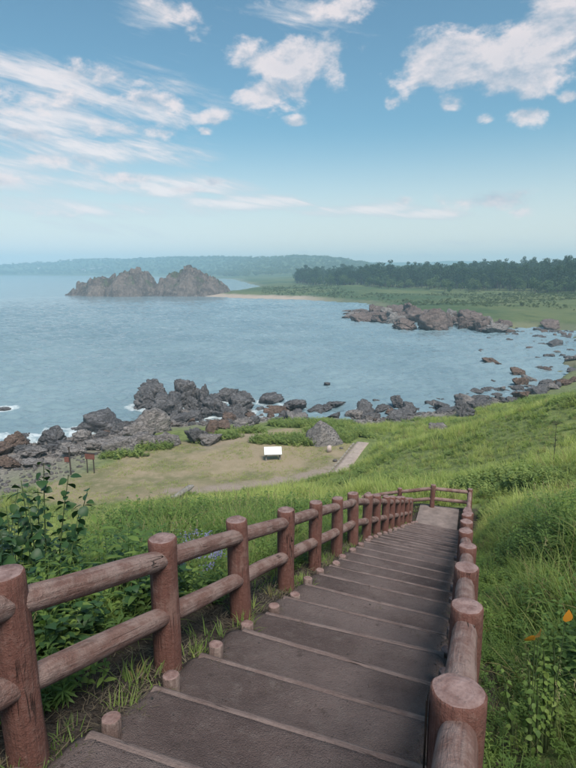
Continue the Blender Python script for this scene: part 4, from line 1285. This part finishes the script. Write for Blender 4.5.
def veg_ok(x, y):
    t, l = to_stair(x, y)
    stairs = (l > -1.93) & (l < .15) & (t < 19.9)
    side = (l > -6) & (l < -1.5) & (t > 17.7) & (t < 19.8)
    z = terrain(x, y); D = coast_d(x, y)
    lw = lawn_mask(x, y); g = gravel_mask(x, y, z, D)
    pth = seg_dist(x, y, pc) < 1.25
    trk = seg_dist(x, y, TRACK) < .7
    rim = (x < 4) & (y > 40) & (z < 3.0)
    tail = (l > -2.0) & (l < np.where(t > 16, .45, .15)) & (t < 20.4)
    tail |= (l > -2.25) & (l < -.9) & (t < 5.5) & (fbm(t / .5, l / .5, 261, 2) > .4)
    ok = ~rim & ~tail & ~stairs & ~side & (lw < .35) & (g < .4) & ~pth & ~trk & (D > 2.0) & (z > 1.2)
    return ok, z
def make_rs(n, s0, s1, tilt=.15, zs0=.85, zs1=1.15):
    rot = np.stack([RNG.normal(0, tilt, n), RNG.normal(0, tilt, n), RNG.uniform(0, 6.28, n)], 1)
    s = RNG.uniform(s0, s1, n); k = RNG.uniform(zs0, zs1, n)
    return rot, np.stack([s, s, s * k], 1)

grass_near = source_collection('grass_source', [pyd('grass_clump', *blades(30, 500 + i, L=(.25, .85), wid=(.0035, .0085), spread=.13, lean=(.1, 1.0), droop=1.2, segs=5), M_GRASS) for i in range(6)])
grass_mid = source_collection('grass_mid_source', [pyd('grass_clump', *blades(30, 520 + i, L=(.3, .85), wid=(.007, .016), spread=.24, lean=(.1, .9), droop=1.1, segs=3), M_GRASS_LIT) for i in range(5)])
weeds_src = source_collection('weed_source', [pyd('weed', *weed(540 + i, stems=6, H=(.25, .7), leaf=[(.07, .15), (.05, .1), (.06, .12), (.09, .18), (.04, .08), (.06, .13)][i], wid=(.13, .30, .40, .10, .34, .22)[i], per=(14, 11, 9, 16, 14, 11)[i], spread=.16), M_WEED) for i in range(6)])
weeds_mid = source_collection('weed_mid_source', [pyd('weed', *weed(560 + i, stems=7, H=(.25, .65), leaf=(.09, .18), wid=(.22, .38, .3, .42)[i], spread=.28, per=9), M_SHRUB) for i in range(4)])
short_src = source_collection('short_source', [pyd('short_grass', *blades(26, 580 + i, L=(.05, .16), wid=(.003, .006), spread=.09, segs=3), M_GRASS) for i in range(3)])
straw_src = source_collection('straw_source', [pyd('straw', *blades(12, 590 + i, L=(.05, .16), wid=(.0015, .004), spread=.12, lean=(1.25, 1.6), droop=.1, segs=3), M_LITTER) for i in range(3)])
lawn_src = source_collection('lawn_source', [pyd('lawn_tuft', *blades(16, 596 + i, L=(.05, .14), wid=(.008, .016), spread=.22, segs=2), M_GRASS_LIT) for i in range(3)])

def slopepatch(x, y, seed, sc_): return fbm(x / sc_, y / sc_, seed, 3)
def gather(n, rmin, rmax, amin, amax, keep=None):
    x, y = rand_pts(n, rmin, rmax, amin, amax)
    ok, z = veg_ok(x, y)
    if keep is not None: ok &= keep(x, y)
    return x[ok], y[ok], z[ok]
def both(parts):
    return np.concatenate([p[0] for p in parts]), np.concatenate([p[1] for p in parts]), np.concatenate([p[2] for p in parts])
def low_near_path(x, y):
    """shorter plants close to the fences"""
    t, l = to_stair(x, y)
    e = np.where(l < -.9, -1.9 - l, l - .12)
    return np.where(t < 22, np.where(l < -.9, .45, .33) + np.where(l < -.9, .55, .67) * sstep(0, 1.5, np.maximum(e, t - 19.8)), 1.0)
# near: rough grass and weeds in clumps of uneven height
def hump(x, y, seed, sc_): return .55 + .95 * sstep(.3, .72, fbm(x / sc_, y / sc_, seed, 2))
pg = lambda x, y: (slopepatch(x, y, 205, 1.1) > .43) | (RNG.uniform(0, 1, len(x)) < .25)
x, y, z = both([gather(2300, 1.3, 4, -75, 75, pg), gather(5500, 4, 9, -62, 62, pg), gather(8500, 9, 17, -48, 48, pg)])
n_ = len(x); rot, scl = make_rs(n_, .55, 1.05, .25); scl *= (low_near_path(x, y) * hump(x, y, 206, .9))[:, None]
scatter('grass', grass_near, 6, np.stack([x, y, z], 1), rot, scl, 'tall rough grass on the slopes beside the steps', 'grass')
pk = lambda x, y: (slopepatch(x, y, 201, 1.3) > .40) | (RNG.uniform(0, 1, len(x)) < .3)
x, y, z = both([gather(5200, 1.5, 4, -75, 75, pk), gather(17000, 4, 9, -62, 62, pk), gather(21000, 9, 16, -48, 48, pk)])
rot, scl = make_rs(len(x), .55, 1.0, .22); scl *= (low_near_path(x, y) * hump(x, y, 207, .8))[:, None]
scatter('weeds', weeds_src, 6, np.stack([x, y, z], 1), rot, scl, 'leafy green weeds mixed through the grass beside the steps', 'weeds')
# further slopes
pm = lambda x, y: (slopepatch(x, y, 212, 2.4) > .42) | (RNG.uniform(0, 1, len(x)) < .3)
x, y, z = both([gather(9000, 14, 26, -48, 45, pm), gather(30000, 24, 80, -40, 45, pm)])
rot, scl = make_rs(len(x), .55, 1.0, .25); scl *= (low_near_path(x, y) * hump(x, y, 211, 2.6) * (1 - .3 * sstep(20, 32, np.hypot(x, y))))[:, None]
scatter('grass', grass_mid, 5, np.stack([x, y, z], 1), rot, scl, 'sunlit long grass over the spur and the lower slopes', 'grass')
pk2 = lambda x, y: (slopepatch(x, y, 221, 2.6) > .45) | (RNG.uniform(0, 1, len(x)) < .2)
x, y, z = both([gather(19000, 13, 26, -48, 45, pk2), gather(46000, 24, 80, -40, 45, pk2)])
rot, scl = make_rs(len(x), .5, .95, .25); scl *= (low_near_path(x, y) * hump(x, y, 222, 2.2) * (1 - .3 * sstep(20, 32, np.hypot(x, y))))[:, None]
scatter('ground_cover', weeds_mid, 4, np.stack([x, y, z], 1), rot, scl, 'bushy patches of low leafy plants over the spur', 'plants')
# dry seed stalks standing through the grass
M_STALK = mat_leaf('seed_stalk', [(.20, .17, .085), (.30, .26, .14), (.36, .32, .19)], .3)
def stalks(seed, n=7):
    rg = random.Random(seed); V, F = blades(n, seed, L=(.55, .95), wid=(.0016, .003), spread=.12, lean=(.05, .35), droop=.5, segs=4)
    tips = [V[i] for i in range(8, len(V), 9)]
    for tp in tips:
        for j in range(9):
            add_leaf(V, F, Vector(tp) + Vector((rg.gauss(0, .008), rg.gauss(0, .008), -.012 * j)), Vector((rg.gauss(0, .5), rg.gauss(0, .5), 1)), Vector((1, .2, 0)), .03, .005, .1, segs=2, bend=.2)
    return V, F
stalk_src = source_collection('stalk_source', [pyd('seed_stalk', *stalks(640 + i), M_STALK) for i in range(3)])
x, y, z = both([gather(160, 2.2, 6, -62, 62), gather(420, 6, 16, -48, 48), gather(900, 16, 45, -40, 45)])
rot, scl = make_rs(len(x), .7, 1.15, .12); scl *= low_near_path(x, y)[:, None]
scatter('seed_stalks', stalk_src, 3, np.stack([x, y, z], 1), rot, scl, 'thin tan seed stalks standing through the slope grass', 'grass')
# low shrubs of the green mound with the pointed boulder and of the lawn rim
def blob_pts(n, c, rx, ry):
    a = RNG.uniform(0, 6.28, n); r = np.sqrt(RNG.uniform(0, 1, n))
    return c[0] + rx * r * np.cos(a), c[1] + ry * r * np.sin(a)
bl = []
for (u, v, rx, ry, n_) in [(302, 425, 3.6, 1.8, 420), (283, 441, 3.0, 1.1, 260), (335, 431, 3.0, 2.2, 300), (348, 438, 2.0, 2.0, 180), (305, 443, 2.2, .9, 160), (222, 438, 1.8, .7, 90), (250, 432, 1.6, .6, 70), (203, 441, 1.2, .5, 50), (150, 449, 2.2, .45, 60), (125, 456, 2.0, .4, 50), (330, 425, 2.5, 2.0, 200)]:
    c = hit(u, v)[0]; x, y = blob_pts(n_, c, rx, ry); bl.append((x, y, terrain(x, y)))
x, y, z = both(bl)
kk = seg_dist(x, y, pc) > 1.2
x, y, z = x[kk], y[kk], z[kk]
rot, scl = make_rs(len(x), .7, 1.5)
scatter('low_shrubs', weeds_mid, 4, np.stack([x, y, z], 1), rot, scl, 'low green shrubs round the pointed boulder and along the lawn rim', 'shrubs')
# lawn tufts
lx = np.array([q[0] for q in LAWN]); ly = np.array([q[1] for q in LAWN])
x = RNG.uniform(lx.min(), lx.max(), 9000); y = RNG.uniform(ly.min(), ly.max(), 9000)
kk = (lawn_mask(x, y) > .5) & (slopepatch(x, y, 231, 2.2) > .47) & (seg_dist(x, y, TRACK) > .6)
x, y = x[kk], y[kk]; rot, scl = make_rs(len(x), .6, 1.2)
scatter('lawn_tufts', lawn_src, 3, np.stack([x, y, terrain(x, y)], 1), rot, scl, 'thin short tufts in the dry lawn', 'grass')
# verge along the steps: sparse short grass, straw litter
t = RNG.uniform(.3, 19.5, 900); l = np.where(RNG.uniform(0, 1, 900) < .62, RNG.uniform(-2.1, -1.64, 900), RNG.uniform(-.06, .16, 900))
kk = fbm(t / .6, l * 3, 241, 2) > np.where(t < 5.5, .60, .50)
t, l = t[kk], l[kk]
x, y = SD[0] * t + SR[0] * l, SD[1] * t + SR[1] * l
rot, scl = make_rs(len(x), .5, 1.2)
scatter('verge_grass', short_src, 3, np.stack([x, y, terrain(x, y)], 1), rot, scl, 'short sparse grass sprouting along the edges of the steps', 'grass')
t = RNG.uniform(.3, 19.5, 1500); l = np.where(RNG.uniform(0, 1, 1500) < .75, RNG.uniform(-2.1, -1.62, 1500), RNG.uniform(-.12, .1, 1500))
x, y = SD[0] * t + SR[0] * l, SD[1] * t + SR[1] * l
rot, scl = make_rs(len(x), .5, 1.2, .05)
scatter('straw_litter', straw_src, 3, np.stack([x, y, terrain(x, y) + .025], 1), rot, scl, 'dry straw and dead stalks littering the verge of the steps', 'litter')

# pebbles and cobbles on the beach
peb = []
for i_ in range(5):
    q_ = rock_shape(900 + i_, 2, 7, 30, .1, 1); q_.materials.append(M_RK_DARK if i_ == 0 else M_RK_PALE); peb.append(q_)
peb_src = source_collection('pebble_source', peb)
x = RNG.uniform(-45, 45, 15000); y = RNG.uniform(36, 92, 15000)
z = terrain(x, y); g_ = gravel_mask(x, y, z, coast_d(x, y)) * (lawn_mask(x, y) < .3)
kk = (g_ > .45) & (z > -.3) & (seg_dist(x, y, pc) > 1.0)
x, y, z = x[kk], y[kk], z[kk]
rot, scl = make_rs(len(x), .07, .30, .4, .5, .9); scl *= RNG.uniform(.5, 1.3, len(x))[:, None]
scatter('beach_pebbles', peb_src, 5, np.stack([x, y, z + .02], 1), rot, scl, 'pebbles and cobbles covering the beach between the boulders', 'pebbles')

# grit, small stones and fallen bits on the treads
grit = []
for i_ in range(4):
    q_ = rock_shape(920 + i_, 1, 7, 30, .1, 1); q_.materials.append((M_RK_PALE, M_TREAD, M_RK_DARK, M_LOG)[i_]); grit.append(q_)
grit_src = source_collection('grit_source', grit)
tread_objs = [o_ for o_ in stair.children if o_.name.startswith('tread')][:22]
gp = []
for o_ in tread_objs:
    base_ = np.array(stair.location[:]) + np.array(o_.location[:])
    co = np.zeros(len(o_.data.vertices) * 3, np.float32); o_.data.vertices.foreach_get('co', co); co = co.reshape(-1, 3)[:420].reshape(14, 30, 3) + base_
    m_ = 260
    fu = RNG.uniform(0, 12.99, m_); fv = np.where(RNG.uniform(0, 1, m_) < .45, RNG.choice([0, 1], m_) * 26 + RNG.uniform(.8, 2.6, m_), RNG.uniform(1, 28, m_))
    iu = fu.astype(int); iv = fv.astype(int); a_ = (fu - iu)[:, None]; b_ = (fv - iv)[:, None]
    gp.append((co[iu, iv] * (1 - a_) + co[iu + 1, iv] * a_) * (1 - b_) + (co[iu, iv + 1] * (1 - a_) + co[iu + 1, iv + 1] * a_) * b_)
gp = np.vstack(gp)
rot, scl = make_rs(len(gp), .0025, .0075, .5, .5, .9); scl *= (1 + 1.2 * (RNG.uniform(0, 1, len(gp)) < .06))[:, None]
scatter('step_grit', grit_src, 4, gp, rot, scl, 'loose grit and tiny stones lying on the steps', 'grit')
kk = RNG.uniform(0, 1, len(gp)) < .022
rot, scl = make_rs(int(kk.sum()), .3, .7, .05)
scatter('fallen_stalks', straw_src, 3, gp[kk] + np.array([0, 0, .012]), rot, scl, 'a few dry stalks fallen on the steps', 'litter')

# ------------------------------------------------------------------ single plants
def leaf_mesh(seed, L, Wd, mat, bend=.5, segs=5):
    V = []; F = []; add_leaf(V, F, Vector((0, 0, 0)), Vector((1, 0, .15)), Vector((0, 0, 1)), L, Wd, .22, segs=segs, bend=bend)
    return pyd('leaf', V, F, mat)
BIG = [leaf_mesh(i, .13, .05 + .006 * i, M_DARKLEAF, .4 + .2 * i) for i in range(3)]
def leafy_plant(name, loc, stems, label, group, seed, meshes, lsz=(.8, 1.2), step=.085, colour_every=None, alt=None):
    rg = random.Random(seed)
    root = empty(name, loc, label, 'plant', group)
    for (dx, dy, h, lx_, ly_) in stems:
        pts = [Vector((dx + lx_ * f ** 1.6, dy + ly_ * f ** 1.6, -.05 + h * f)) for f in np.linspace(0, 1, 8)]
        V, F = tube_arrays(pts, list(np.linspace(.010, .003, 8)), 6)
        link('stem', smooth(fast_mesh('stem', V, F)), M_STEM, root)
        L = h; f = .35; k = rg.random() * 6
        while f <= 1.0:
            i = f * 7; a = pts[int(min(i, 6))]; b = pts[int(min(i, 6)) + 1]; p_ = a.lerp(b, i - int(min(i, 6)))
            for side in (0, 1):
                o = link('leaf', rg.choice(meshes), None, root)
                aa_2 = k + side * 3.14; pet = rg.uniform(.0, .025)
                o.location = p_ + Vector((math.cos(aa_2) * pet, math.sin(aa_2) * pet, rg.uniform(-.03, .03))); s_ = rg.uniform(*lsz); o.scale = (s_, s_, s_)
                o.rotation_euler = (rg.uniform(-.8, .8), rg.uniform(-.3, .9), k + side * 3.14 + rg.uniform(-.4, .4))
            k += 2.3; f += step / max(h, .2)
    return root
def at_depth(u, v, s):
    d = pix_dir(u, v) * s; return Vector((d.x, d.y, EYE + d.z))
# tall climbing plant at the seaward side; tips rise over the beach
q = at_depth(40, 530, 4.6); gz_ = tz(q.x, q.y)
top = at_depth(48, 448, 4.7)
hh = top.z - gz_
leafy_plant('climbing_plant', (q.x, q.y, gz_), [(0, 0, hh, .08, .0), (.03, .05, hh - .14, .20, .05), (-.06, .0, hh - .20, -.12, .13), (-.15, .05, hh - .28, -.32, .0), (.06, .1, hh - .36, .24, .2), (-.1, .1, hh - .3, .02, .1)], 'tall dark broad-leaved climber rising above the grass by the seaward fence', None, 31, BIG, (.40, .75), .06)
for i, (u, v, s) in enumerate([(5, 560, 4.0), (22, 560, 4.4), (-6, 540, 4.8), (50, 545, 5.2), (12, 530, 5.4), (36, 548, 4.2)]):
    q = at_depth(u, v, s); g_ = tz(q.x, q.y)
    hh = max(.5, at_depth(u, [500, 493, 488, 505, 485, 500][i], s).z - g_)
    leafy_plant('broadleaf_plant', (q.x, q.y, g_), [(random.uniform(-.1, .1), random.uniform(-.1, .1), hh * random.uniform(.75, 1), random.uniform(-.2, .2), random.uniform(-.2, .2)) for _ in range(4)], 'dark broadleaf plant in the thicket around the tall climber', 'broadleaf thicket by the seaward fence', 50 + i, BIG, (.45, .8), .065)
und_src = source_collection('undergrowth_source', [pyd('undergrowth', *weed(620 + i, stems=7, H=(.4, .8), leaf=((.08, .16), (.12, .22), (.06, .11))[i], wid=(.3, .14, .42)[i], per=(12, 15, 15)[i], spread=.2), M_DARKLEAF if i != 1 else M_WEED) for i in range(3)])
x = RNG.uniform(-4.6, -1.2, 2600); y = RNG.uniform(2.2, 7.5, 2600)
t_, l_ = to_stair(x, y); kk = (l_ < -2.3 - .05 * y) & (x / y < -.26 + .16 * (fbm(x / .5, y / .5, 271, 2) - .5)) & (fbm(x / .6, y / .6, 273, 2) > .36)
x, y = x[kk], y[kk]; rot, scl = make_rs(len(x), .6, 1.25, .2)
scatter('undergrowth', und_src, 3, np.stack([x, y, terrain(x, y)], 1), rot, scl, 'dark leafy undergrowth massed behind the seaward fence', 'undergrowth')
# weeds with orange leaves on the hillside
MID = [leaf_mesh(10 + i, .055, .019, M_WEED, .5) for i in range(2)]
MIDO = leaf_mesh(20, .075, .030, M_ORANGE, .2)
for i, (u, v, s, tu, tv, lab) in enumerate([(556, 668, 3.0, 566, 617, 'leafy weed with a single upright orange leaf on the hillside'), (538, 668, 2.9, 533, 641, 'leafy weed with small fallen orange leaves on the hillside')]):
    q = at_depth(u, v, s); g_ = tz(q.x, q.y); g_ = min(g_, q.z)
    hh = max(.3, at_depth(tu, tv + 12, s).z - g_)
    rt = leafy_plant('leafy_weed', (q.x, q.y, g_), [(random.uniform(-.06, .06), random.uniform(-.06, .06), hh * random.uniform(.8, 1), random.uniform(-.08, .08), random.uniform(-.08, .08)) for _ in range(3)], lab, None, 80 + i, MID, (.5, .8), .03)
    for (uu, vv) in ([(566, 617)] if i == 0 else [(535, 640), (539, 632)]):
        tp = at_depth(uu, vv, s - .05) - Vector((q.x, q.y, g_))
        o = link('leaf', MIDO, None, rt); o.location = tp - Vector((0, 0, .03 if i == 0 else 0)); o['label'] = 'orange autumn leaf'
        V_, F_ = tube_arrays([(0, 0, 0), tp * .55 + Vector((0, 0, .03)), tp - Vector((0, 0, .03 if i == 0 else 0))], [.004, .003, .002], 5)
        link('stem', smooth(fast_mesh('stem', V_, F_)), M_STEM, rt)
        o.rotation_euler = (R(80), R(-80), R(20)) if i == 0 else (R(60), R(-15), R(200 + 50 * (uu > 537)))
# tall dry umbel above the hillside
p, s = hit(552, 472); p.z = tz(p.x, p.y)
top = at_depth(548, 418, s).z - p.z
root = empty('dry_umbel', p, 'tall dry umbel plant standing dark above the hillside grass', 'plant')
V_, F_ = tube_arrays([(0, 0, -.05), (.02, 0, top * .5), (-.02, 0, top * .93)], [.016, .013, .009], 6)
link('stem', smooth(fast_mesh('stem', V_, F_)), M_DRYSTEM, root)
for hx, hz, n_ in ((-.02, top * .93, 13), (.03, top * .62, 7), (-.02, top * .5, 6)):
    V_ = []; F_ = []
    for k in range(n_):
        a = 2.4 * k; r_ = .16 * math.sqrt((k + .5) / n_) * (1.5 if n_ > 10 else .9)
        e_ = Vector((hx + math.cos(a) * r_, math.sin(a) * r_, hz + .14 - r_ * .25))
        tv, tf = tube_arrays([(hx, 0, hz - .02), e_], [.004, .003], 4); b0 = len(V_); V_ += tv; F_ += [tuple(i + b0 for i in f) for f in tf]
    link('umbel_ray', smooth(fast_mesh('umbel_ray', V_, F_)), M_DRYSTEM, root)
    V_ = []; F_ = []
    for k in range(n_):
        a = 2.4 * k; r_ = .16 * math.sqrt((k + .5) / n_) * (1.5 if n_ > 10 else .9)
        for j in range(7):
            c = Vector((hx + math.cos(a) * r_ + random.gauss(0, .02), math.sin(a) * r_ + random.gauss(0, .02), hz + .14 - r_ * .25 + random.gauss(0, .008)))
            d = Vector((random.gauss(0, 1), random.gauss(0, 1), random.gauss(0, .6))).normalized()
            add_leaf(V_, F_, c, d, Vector((0, 0, 1)), .03, .012, .2, segs=2)
    link('seed_head', pyd('seed_head', V_, F_, M_UMBEL), None, root)
# lilac flowering plants by the seaward fence
def flower_plant_meshes(seed):
    rg = random.Random(seed)
    V, F = weed(seed, 8, (.35, .6), (.05, .08), .3, .16, 8)
    heads = []
    for k in range(7):
        fv, ff = [], []
        c0 = Vector((rg.uniform(-.22, .22), rg.uniform(-.22, .22), rg.uniform(.42, .62)))
        for j in range(26):
            c = c0 + Vector((rg.gauss(0, .026), rg.gauss(0, .026), rg.gauss(0, .016)))
            d = Vector((rg.gauss(0, 1), rg.gauss(0, 1), rg.gauss(.6, .6))).normalized()
            add_leaf(fv, ff, c, d, Vector((0, 0, 1)), .022, .009, .1, segs=2, bend=.1)
        heads.append(pyd('flower_head', fv, ff, M_FLOWER))
    return pyd('foliage', V, F, M_WEED), heads
FP = [flower_plant_meshes(700 + i) for i in range(3)]
for i, (u, v, s) in enumerate([(70, 527, 5.8), (80, 540, 5.4), (62, 533, 6.0), (120, 520, 7.2), (135, 524, 7.0), (205, 573, 5.6), (195, 585, 5.2), (214, 580, 5.9), (200, 566, 6.2), (150, 512, 8.0), (78, 556, 4.6)]):
    q = at_depth(u, v, s); t_, l_ = to_stair(q.x, q.y)
    if l_ > -2.05:
        x_, y_ = stair_xy(t_, -2.15 - .2 * random.random()); q.x, q.y = x_, y_
    rt = empty('flowering_plant', (q.x, q.y, tz(q.x, q.y)), 'leafy plant with small lilac flower heads behind the seaward fence', 'flower', 'lilac flowers behind the seaward fence', rz=random.uniform(0, 6))
    k = random.uniform(.85, 1.1); rt.scale = (k, k, k)
    fm, hm = FP[i % 3]; link('foliage', fm, None, rt)
    for h_ in hm: link('flower_head', h_, None, rt)

# ------------------------------------------------------------------ trees beyond the bay
def leaf_cloud(blobs, n, size, seed, flat=.6):
    rg = np.random.default_rng(seed)
    w = np.array([b[3] * b[4] for b in blobs]); w = w / w.sum()
    idx = rg.choice(len(blobs), n, p=w); B = np.array(blobs)[idx]
    d = rg.normal(size=(n, 3)); d /= np.linalg.norm(d, axis=1)[:, None]
    r = rg.uniform(.35, 1.08, n) ** .6
    C = B[:, :3] + d * r[:, None] * np.stack([B[:, 3], B[:, 3], B[:, 4]], 1)
    nn = rg.normal(size=(n, 3)); nn[:, 2] += flat; nn /= np.linalg.norm(nn, axis=1)[:, None]
    a = np.cross(nn, rg.normal(size=(n, 3))); a /= np.linalg.norm(a, axis=1)[:, None]; b = np.cross(nn, a)
    s = rg.uniform(.5, 1.2, n)[:, None] * size
    V = np.stack([C - a * s, C + b * s * .7, C + a * s, C - b * s * .7], 1).reshape(-1, 3)
    return V, np.arange(n * 4).reshape(-1, 4)
def pine(seed):
    rg = random.Random(seed)
    H = rg.uniform(9.5, 12.5); lean = rg.uniform(-.8, .8)
    tr = [Vector((lean * f * f, .3 * math.sin(f * 3 + seed), -.6 + H * .9 * f)) for f in np.linspace(0, 1, 7)]
    V, F = tube_arrays(tr, list(np.linspace(.26, .07, 7)), 7)
    blobs = []
    for k in range(rg.randint(7, 10)):
        f = .42 + .56 * k / 9
        c = Vector((lean * f * f, 0, H * f)); a = 2.4 * k + rg.random(); rr_ = rg.uniform(.8, 2.3) * (1.25 - .8 * (f - .42))
        e = c + Vector((math.cos(a) * rr_, math.sin(a) * rr_, rg.uniform(-.1, .7)))
        tv, tf = tube_arrays([c - Vector((0, 0, .6)), c.lerp(e, .6), e], [.09, .06, .03], 5); b0 = len(V); V += tv; F += [tuple(i + b0 for i in q) for q in tf]
        blobs.append((e.x, e.y, e.z, rg.uniform(1.2, 2.2), rg.uniform(.6, 1.1)))
    blobs.append((lean, 0, H * .98, 1.3, .9))
    LV, LF = leaf_cloud(blobs, 900, .34, seed)
    tm_ = smooth(fast_mesh('trunk', V, F)); tm_.materials.append(M_BARK)
    cm = fast_mesh('crown', LV, LF); cm.materials.append(M_PINE)
    return tm_, cm
PINES = [pine(800 + i) for i in range(6)]
def round_tree(seed):
    rg = random.Random(seed); H = rg.uniform(5, 8)
    V, F = tube_arrays([(0, 0, -.5), (.1, 0, H * .4), (.2, .1, H * .75)], [.2, .14, .05], 6)
    blobs = [(rg.uniform(-1.6, 1.6), rg.uniform(-1.6, 1.6), H * rg.uniform(.35, .95), rg.uniform(1.1, 1.9), rg.uniform(.9, 1.5)) for _ in range(8)]
    LV, LF = leaf_cloud(blobs, 620, .36, seed, .3)
    tm_ = smooth(fast_mesh('trunk', V, F)); tm_.materials.append(M_BARK)
    cm = fast_mesh('crown', LV, LF); cm.materials.append(M_SCRUB)
    return tm_, cm
ROUND = [round_tree(850 + i) for i in range(4)]
# front edge of the wood, in image columns and depth
edge_u = [300, 320, 345, 380, 420, 460, 500, 540, 590, 640]
edge_s = [560, 500, 450, 420, 395, 370, 345, 325, 300, 290]
def tree(kind, x, y, k, label, group):
    me_t, me_c = kind
    rt = empty('pine_tree' if me_c.materials[0] is M_PINE else 'broadleaf_tree', (x, y, tz(x, y)), label, 'tree', group, rz=random.uniform(0, 6.28))
    rt.scale = (k, k, k * random.uniform(.85, 1.15))
    link('trunk', me_t, None, rt); link('crown', me_c, None, rt)
for i in range(130):
    u = random.uniform(302, 600); s = float(np.interp(u, edge_u, edge_s)) + random.uniform(0, 34)
    d = pix_dir(u, 285); x, y = d.x * s, d.y * s
    tree(random.choice(PINES), x, y, random.uniform(.8, 1.35), 'dark pine at the front edge of the wood across the bay', 'pines at the front edge of the wood')
for i in range(110):
    u = random.uniform(306, 600); s = float(np.interp(u, edge_u, edge_s)) - random.uniform(-22, 16) - (35 * random.random() if random.random() < .2 else 0)
    d = pix_dir(u, 285); x, y = d.x * s, d.y * s
    tree(random.choice(ROUND), x, y, random.uniform(.55, 1.25), 'round leafy tree along the meadow side of the pine wood', 'leafy trees before the pine wood')
def tree_mesh_joined(pair, name):
    a, b = pair
    va = np.array([v.co[:] for v in a.vertices]); vb = np.array([v.co[:] for v in b.vertices])
    fa = np.array([p_.vertices[:] for p_ in a.polygons]); fb = np.array([p_.vertices[:] for p_ in b.polygons]) + len(va)
    me = fast_mesh(name, np.vstack([va, vb]), np.vstack([fa, fb])); me.materials.append(M_BARK); me.materials.append(M_PINE if b.materials[0] is M_PINE else M_SCRUB)
    me.polygons.foreach_set('material_index', np.concatenate([np.zeros(len(fa), np.int32), np.ones(len(fb), np.int32)])); return me
wood_src = source_collection('wood_source', [tree_mesh_joined(q, 'wood_tree') for q in PINES + ROUND])
us = RNG.uniform(296, 640, 1500); ss = np.interp(us, edge_u, edge_s) + 24 + RNG.uniform(0, 170, 1500)
aa_ = (us - 288) / FPX; x = aa_ * ss; y = ss * (math.cos(PITCH) + .177 * math.sin(PITCH))
rot, scl = make_rs(len(x), .8, 1.15, .03)
scl *= RNG.uniform(.85, 1.4, len(x))[:, None]
scatter('pine_wood', wood_src, 10, np.stack([x, y, terrain(x, y)], 1), rot, scl, 'dense dark pine wood behind the meadows across the bay', 'wood')
M_BUSH = mat_leaf('bush_leaf', [(.095, .14, .058), (.13, .165, .07), (.16, .185, .085)], .25, patch=.03)
scrub_src = source_collection('scrub_source', [tree_mesh_joined(q, 'scrub') for q in ROUND])
for o_ in scrub_src.objects: o_.data.materials[1] = M_BUSH
# scrub on the meadows and on the low land behind the island
us = RNG.uniform(262, 640, 16000); ss = RNG.uniform(205, 520, 16000)
x = (us - 288) / FPX * ss; y = ss * 1.0
kk = (coast_d(x, y) > 9) & (fbm(x / 26., y / 26., 251, 4) > .46) & (ss < np.interp(us, edge_u, edge_s, left=560))
x, y = x[kk], y[kk]; rot, scl = make_rs(len(x), .05, .20, .05, .3, .7); scl *= (1 + 1.0 * (RNG.uniform(0, 1, len(x)) < .06))[:, None]
scatter('meadow_scrub', scrub_src, 4, np.stack([x, y, terrain(x, y)], 1), rot, scl, 'scattered bushes over the meadows across the bay', 'scrub')
# woods on the ridge across the water
ang = np.radians(RNG.uniform(-31, 32, 7500)); r = RNG.uniform(1250, 2750, 7500)
x, y = r * np.sin(ang), r * np.cos(ang); kk = coast_d(x, y) > 45
x, y = x[kk], y[kk]; rot, scl = make_rs(len(x), .9, 1.6, .05, .6, 1.0); scl[:, :2] *= 1.6
scatter('ridge_wood', scrub_src, 4, np.stack([x, y, terrain(x, y)], 1), rot, scl, 'woods covering the long low ridge across the water', 'wood')
# a few far houses along the water
for i, (u, s) in enumerate([(84, 2050), (93, 2060), (101, 2060), (108, 2070), (40, 2200)]):
    d = pix_dir(u, 274); x, y = d.x * s, d.y * s; z = max(tz(x, y), .5)
    rt = empty('house', (x, y, z), 'tiny pale house on the far shore beneath the ridge', 'house', 'houses on the far shore', rz=random.uniform(-.4, .4))
    wd, ht = random.uniform(9, 16), random.uniform(4, 6)
    link('wall', box_mesh('wall', wd, 8, ht + 6, .1, 1, cz=ht / 2 - 3), M_HOUSE, rt)
    bm = bmesh.new()
    vv_ = [bm.verts.new(c) for c in [(-wd / 2 - .5, -4.6, ht), (wd / 2 + .5, -4.6, ht), (wd / 2 + .5, 4.6, ht), (-wd / 2 - .5, 4.6, ht), (-wd / 2 - .5, 0, ht + 2.6), (wd / 2 + .5, 0, ht + 2.6)]]
    for f in [(0, 1, 5, 4), (2, 3, 4, 5), (0, 4, 3), (1, 2, 5), (3, 2, 1, 0)]: bm.faces.new([vv_[i_] for i_ in f])
    link('roof', bm_mesh('roof', bm), M_ROOF, rt)

# ------------------------------------------------------------------ the hazy sea air
hb = bmesh.new(); bmesh.ops.create_cube(hb, size=1)
for v_ in hb.verts: v_.co = Vector((v_.co.x * 7400, v_.co.y * 7400, -5.0 if v_.co.z < 0 else 105.0))
haze = link('haze', bm_mesh('haze', hb))
m = bpy.data.materials.new('sea_haze'); m.use_nodes = True
for nd in list(m.node_tree.nodes):
    if nd.type == 'BSDF_PRINCIPLED': m.node_tree.nodes.remove(nd)
pv = m.node_tree.nodes.new('ShaderNodeVolumePrincipled')
pv.inputs['Color'].default_value = (.57, .84, 1.0, 1)
pv.inputs['Density'].default_value = .00050
pv.inputs['Anisotropy'].default_value = 0.0
m.node_tree.links.new(pv.outputs[0], m.node_tree.nodes['Material Output'].inputs['Volume'])
haze.data.materials.append(m)
tag(haze, kind='stuff')
